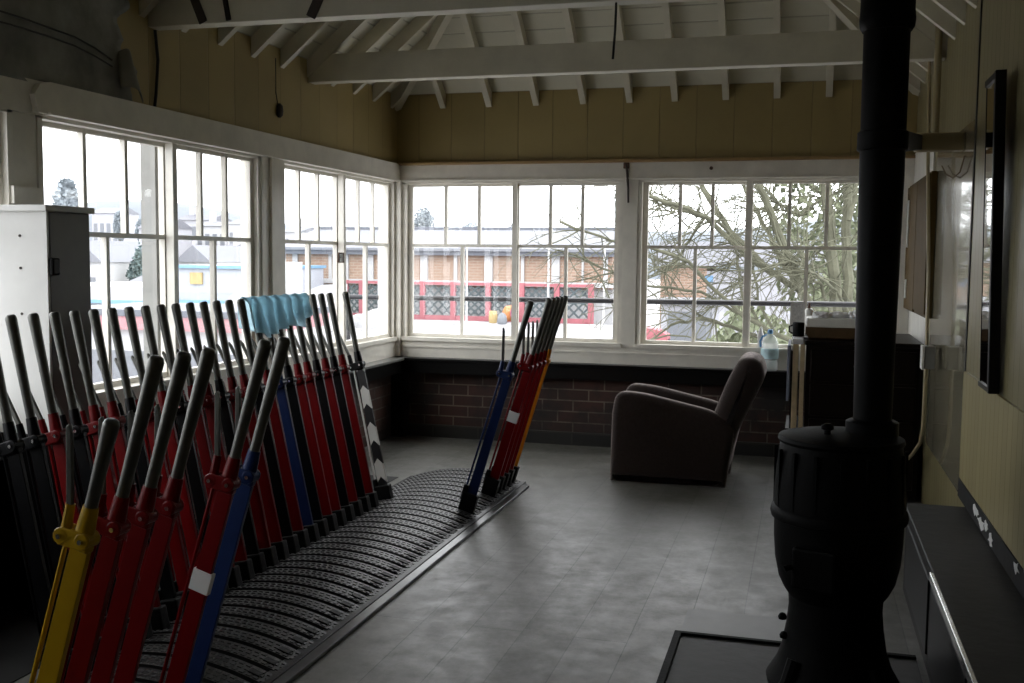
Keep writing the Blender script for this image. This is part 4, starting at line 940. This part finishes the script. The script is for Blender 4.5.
# white flat building with blue stripe, corrugated depot
def ebox(r, name, x0, x1, y0, y1, d, m_, dep=6, off=0):
    a, b = at(x0, y0, d), at(x1, y1, d); xm = (x0+x1)/2
    zt, zb_ = at(xm, y0, d).z, at(xm, y1, d).z
    o = MB().b2((at(x0, (y0+y1)/2, d).x-r.location.x, off, zb_-r.location.z), (at(x1, (y0+y1)/2, d).x-r.location.x, dep, zt-r.location.z)).build(name, m_, r); return o
r = empty('flat_roofed_shop', (at(60, 300, 48).x, 48, -3)); tag(r, 'white flat roofed building with a blue stripe below the town', 'building')
ebox(r, 'wall', 20, 172, 286, 350, 48, 'x_pale', 8); ebox(r, 'blue_stripe', 20, 172, 299.5, 303, 48, 'x_bluef', .02, -.1)
ebox(r, 'window', 88, 104, 304, 311, 48, 'x_win', .02, -.08)
r = empty('depot', (at(176, 300, 44).x, 44, -3)); tag(r, 'corrugated grey depot with blue fascia and ochre sign', 'building')
ebox(r, 'cladding', 172, 262, 268, 345, 44, 'x_corr', 6.5); ebox(r, 'fascia', 170, 263, 265.5, 268.5, 44, 'x_bluef', 6.7, -.2); ebox(r, 'stripe', 172, 262, 300.5, 304, 44, 'x_bluef', .02, -.1)
ebox(r, 'sign', 191, 203, 272.5, 284, 44, 'x_ochre', .02, -.12)
# pink awninged platform canopy close below the windows
r = empty('canopy', (at(180, 320, 27).x, 27, -3)); tag(r, 'faded pink canopy roof just below the lever-side windows', 'canopy')
ebox(r, 'fascia', 60, 268, 329, 352, 27, 'x_pale', 4); ebox(r, 'awning', 60, 268, 316, 330, 27, 'x_pink', 4, -.25); ebox(r, 'gutter', 60, 268, 310, 316.5, 27, 'x_dark', 4.2, -.3)
ebox(r, 'grey_base', 60, 268, 352, 420, 27, 'x_grey', 3.5)  # plain grey base below the fascia
r = empty('ramp_roof', (at(290, 300, 40).x, 40, -3)); tag(r, 'white sloping stair roof beside the depot', 'roof')
mb = MB(); q0, q1, q2, q3 = [at(*q, 40)-r.location for q in ((222, 306), (262, 262), (275, 262), (275, 306))]
mb.prism([(q.x, q.z) for q in (q0, q1, q2, q3)], 0, 2.5); mb.build('slope', 'x_pale', r)
mb = MB(); q0, q1, q2, q3 = [at(*q, 40)-r.location for q in ((283, 300), (322, 285), (322, 345), (283, 345))]
mb.prism([(q.x, q.z) for q in (q0, q1, q2, q3)], 0, 2.5); mb.build('stair_side', 'x_pale', r)
# hills
mb = MB()
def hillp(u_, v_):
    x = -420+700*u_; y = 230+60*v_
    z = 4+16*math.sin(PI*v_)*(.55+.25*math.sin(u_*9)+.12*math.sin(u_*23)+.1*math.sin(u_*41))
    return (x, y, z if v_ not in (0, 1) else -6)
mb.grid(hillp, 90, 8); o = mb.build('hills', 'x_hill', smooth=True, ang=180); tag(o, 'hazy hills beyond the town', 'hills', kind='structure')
# --- trees
def leafcloud(name, parent, m_, c, rad, n, size, seed, fn=None):
    q = random.Random(seed); vs, fs = [], []
    while len(fs) < n:
        v = Vector((q.uniform(-1, 1), q.uniform(-1, 1), q.uniform(-1, 1)))
        if v.length > 1 or (fn and not fn(v)): continue
        p = Vector((c[0]+v.x*rad[0], c[1]+v.y*rad[1], c[2]+v.z*rad[2])); a = Vector((q.uniform(-1, 1), q.uniform(-1, 1), q.uniform(-1, 1))).normalized(); b_ = a.orthogonal().normalized(); s_ = size*q.uniform(.5, 1.3)
        i = len(vs); vs += [p+a*s_, p+b_*s_*.6, p-a*s_, p-b_*s_*.6]; fs.append((i, i+1, i+2, i+3))
    me = bpy.data.meshes.new(name); me.from_pydata(vs, [], fs); me.materials.append(M[m_]); o = bpy.data.objects.new(name, me); COL.objects.link(o)
    if parent: o.parent = parent
    return o
def tree(x, yt, yb, d, wpx, kind, seed, label):
    p = at(x, yb, d); zt = at(x, yt, d).z; zb_ = p.z; r = empty('tree', (p.x, d, -3)); tag(r, label, 'tree', 'trees of the town')
    Wm = wpx*d/F/2*1.05; hh = zt-zb_
    MB().tube([(0, 0, 0), (0, 0, zb_+3+hh*.4)], [.3, .15], 8).build('trunk', 'x_twig', r)
    fn = (lambda v: (v.x**2+v.y**2)**.5 < .5*(1-v.z)) if kind else None
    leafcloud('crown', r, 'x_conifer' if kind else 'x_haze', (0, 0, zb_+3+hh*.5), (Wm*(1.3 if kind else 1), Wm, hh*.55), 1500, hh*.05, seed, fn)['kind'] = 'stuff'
tree(140, 243, 283, 73.5, 30, 1, 3, 'dark conifer between the white houses outside the first sash')
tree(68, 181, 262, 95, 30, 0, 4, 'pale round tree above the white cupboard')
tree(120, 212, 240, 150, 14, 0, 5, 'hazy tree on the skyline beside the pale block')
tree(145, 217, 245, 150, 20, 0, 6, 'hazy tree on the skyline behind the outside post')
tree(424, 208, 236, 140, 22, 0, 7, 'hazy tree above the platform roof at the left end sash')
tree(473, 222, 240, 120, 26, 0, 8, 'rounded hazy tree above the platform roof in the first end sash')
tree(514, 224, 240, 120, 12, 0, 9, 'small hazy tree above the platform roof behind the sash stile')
# bare mossy tree close to the end windows
D = 15.0
bt_ = empty('bare_tree', (py(835, 330, D).x, D, -3)); tag(bt_, 'bare mossy tree outside the window behind the armchair', 'tree')
base = bt_.location
limbs = []
def limb(pts, w0, w1, yj=0, name='branch'):
    P = []; q = random.Random(int(pts[0][0]*7+pts[-1][1]))
    for i, (x, y) in enumerate(pts):
        P.append(py(x, y, D+yj*i+q.uniform(-.1, .1))-base)
    # smooth by subdividing
    Q = []
    for a, b in zip(P, P[1:]):
        for k in range(4): Q.append(a.lerp(b, k/4)+Vector((q.uniform(-.02, .02), q.uniform(-.03, .03), q.uniform(-.02, .02))))
    Q.append(P[-1]); s_ = D/F*.5*.62
    R_ = [(w0+(w1-w0)*i/(len(Q)-1))*s_ for i in range(len(Q))]
    MB().tube(Q, R_, 8).build(name, 'x_bark', bt_, smooth=True); limbs.append((Q, R_))
o0 = py(838, 372, D)-base
MB().tube([(o0.x+.1, 0, 0), (o0.x+.05, 0, o0.z*.6), tuple(o0)], [.32, .26, .2], 12).build('trunk', 'x_bark', bt_, smooth=True)
limb([(838, 372), (834, 280), (828, 200), (822, 110)], 20, 14)
limb([(842, 372), (848, 300), (846, 230), (850, 110)], 20, 12, .2)
limb([(838, 372), (815, 320), (790, 262), (772, 215), (758, 180), (742, 110)], 15, 9, -.2)
limb([(815, 320), (783, 262), (764, 226), (750, 200), (733, 160), (720, 120)], 8, 5, .3)
limb([(800, 290), (745, 255), (705, 216), (680, 207), (650, 196), (628, 186)], 10, 4, -.4)
limb([(775, 275), (730, 232), (705, 190), (690, 160), (680, 120)], 11, 7, .3)
limb([(745, 255), (720, 222), (690, 212), (655, 200), (630, 176)], 6, 3, -.2)
limb([(838, 330), (820, 285), (803, 265), (790, 262), (770, 268)], 6, 3, -.3)
limb([(830, 360), (790, 340), (745, 318), (715, 290), (690, 262), (650, 248), (600, 238), (560, 222)], 8, 3, -.3)
limb([(830, 365), (775, 345), (730, 326), (700, 318), (672, 325), (650, 340)], 7, 3, -.2)
limb([(800, 345), (770, 330), (700, 292), (640, 285), (590, 262), (558, 250)], 6, 2.5, -.3)
limb([(765, 330), (742, 300), (738, 262), (734, 235)], 6, 3, .2)
limb([(775, 335), (758, 300), (752, 262), (756, 240)], 5, 3, .3)
limb([(850, 320), (838, 292), (815, 272), (800, 268)], 5, 3, -.4)
limb([(760, 180), (700, 172), (660, 176), (640, 168)], 5, 2, .3)
limb([(705, 216), (690, 240), (676, 262), (655, 275)], 5, 2, .2)
limb([(820, 200), (800, 215), (780, 205), (765, 190)], 5, 2.5, .2)
limb([(850, 220), (858, 180), (870, 130)], 8, 5, .2)
q = random.Random(21); tw = MB()
for i in range(520):
    Q, R_ = q.choice(limbs); j = q.randrange(len(Q)//3, len(Q)); p = Q[j].copy()
    dirv = Vector((q.uniform(-1.2, .45), q.uniform(-.7, .7), q.uniform(-.7, .9))).normalized(); L = q.uniform(.35, 1.3); pts = [p]
    for k in range(5):
        dirv = (dirv+Vector((q.uniform(-.35, .2), q.uniform(-.25, .25), q.uniform(-.35, .25)))).normalized(); pts.append(pts[-1]+dirv*L/5)
    r0 = q.uniform(.006, .013); tw.tube(pts, [r0, r0*.9, r0*.8, r0*.65, r0*.5, r0*.3], 4, False)
    for m_ in range(2):
        k = q.randrange(1, 5); d2 = (dirv+Vector((q.uniform(-.9, .9), q.uniform(-.6, .6), q.uniform(-.9, .9)))).normalized(); l2 = L*q.uniform(.25, .6)
        tw.tube([pts[k], pts[k]+d2*l2*.5, pts[k]+d2*l2+Vector((0, 0, -.05))], [r0*.6, r0*.45, r0*.25], 3, False)
t2 = tw.build('twigs', 'x_bark', bt_, recalc=False); t2['kind'] = 'stuff'
# scrub bank behind the tree
o = leafcloud('scrub_bank', None, 'x_leaf', (py(815, 300, 23).x, 23, .2), (3.0, 3.0, 3.1), 5500, .13, 11, lambda v: v.z < .25+.5*v.x+.15*math.sin(9*v.x)); tag(o, 'green scrub growing behind the bare tree', 'scrub', kind='stuff')
o = leafcloud('ivy', None, 'x_leaf', (py(838, 220, 17.5).x, 17.5, 2.3), (1.1, .8, 2.2), 2500, .08, 12); tag(o, 'ivy tangled round the tree stems at the right', 'ivy', kind='stuff')
mb = MB(); mb.grid(lambda u_, v_: (-4+30*u_, 26+10*v_, -3+4.6*v_*min(1, u_*2.2)+.3*math.sin(u_*17)+.2*math.sin(v_*9)), 40, 12); o = mb.build('bank', mat('grassy bank', (.12, .127, .09), .9, var=.4, scale=.8), smooth=True, ang=180); tag(o, 'grassy bank rising behind the bare tree', 'bank', kind='structure')

# ------------------------------------------------------------------ light: an even overcast sky
w = bpy.data.worlds.new('overcast sky'); S.world = w; w.use_nodes = True; nt = w.node_tree
bg_ = nt.nodes['Background']; tc = nt.nodes.new('ShaderNodeTexCoord'); sp = nt.nodes.new('ShaderNodeSeparateXYZ'); nt.links.new(tc.outputs['Generated'], sp.inputs['Vector'])
rp = nt.nodes.new('ShaderNodeValToRGB'); rp.color_ramp.elements[0].position = .0; rp.color_ramp.elements[1].position = 1
rp.color_ramp.elements[0].color = (.90, .92, .96, 1); rp.color_ramp.elements[1].color = (1.0, 1.0, 1.02, 1)
nt.links.new(sp.outputs['Z'], rp.inputs['Fac']); nt.links.new(rp.outputs['Color'], bg_.inputs['Color']); bg_.inputs['Strength'].default_value = SKY

S.view_settings.view_transform = 'Standard'; S.view_settings.look = 'None'; S.view_settings.gamma = 1; S.view_settings.exposure = EXPO
try: S.view_settings.use_curve_mapping = False
except Exception: pass
c = S.cycles
c.use_denoising = True
try: c.denoiser = 'OPENIMAGEDENOISE'; c.denoising_input_passes = 'RGB_ALBEDO_NORMAL'
except Exception: pass
c.max_bounces = 10; c.diffuse_bounces = 6; c.glossy_bounces = 5; c.transparent_max_bounces = 24; c.transmission_bounces = 6
c.caustics_reflective = False; c.caustics_refractive = False; c.sample_clamp_indirect = 6
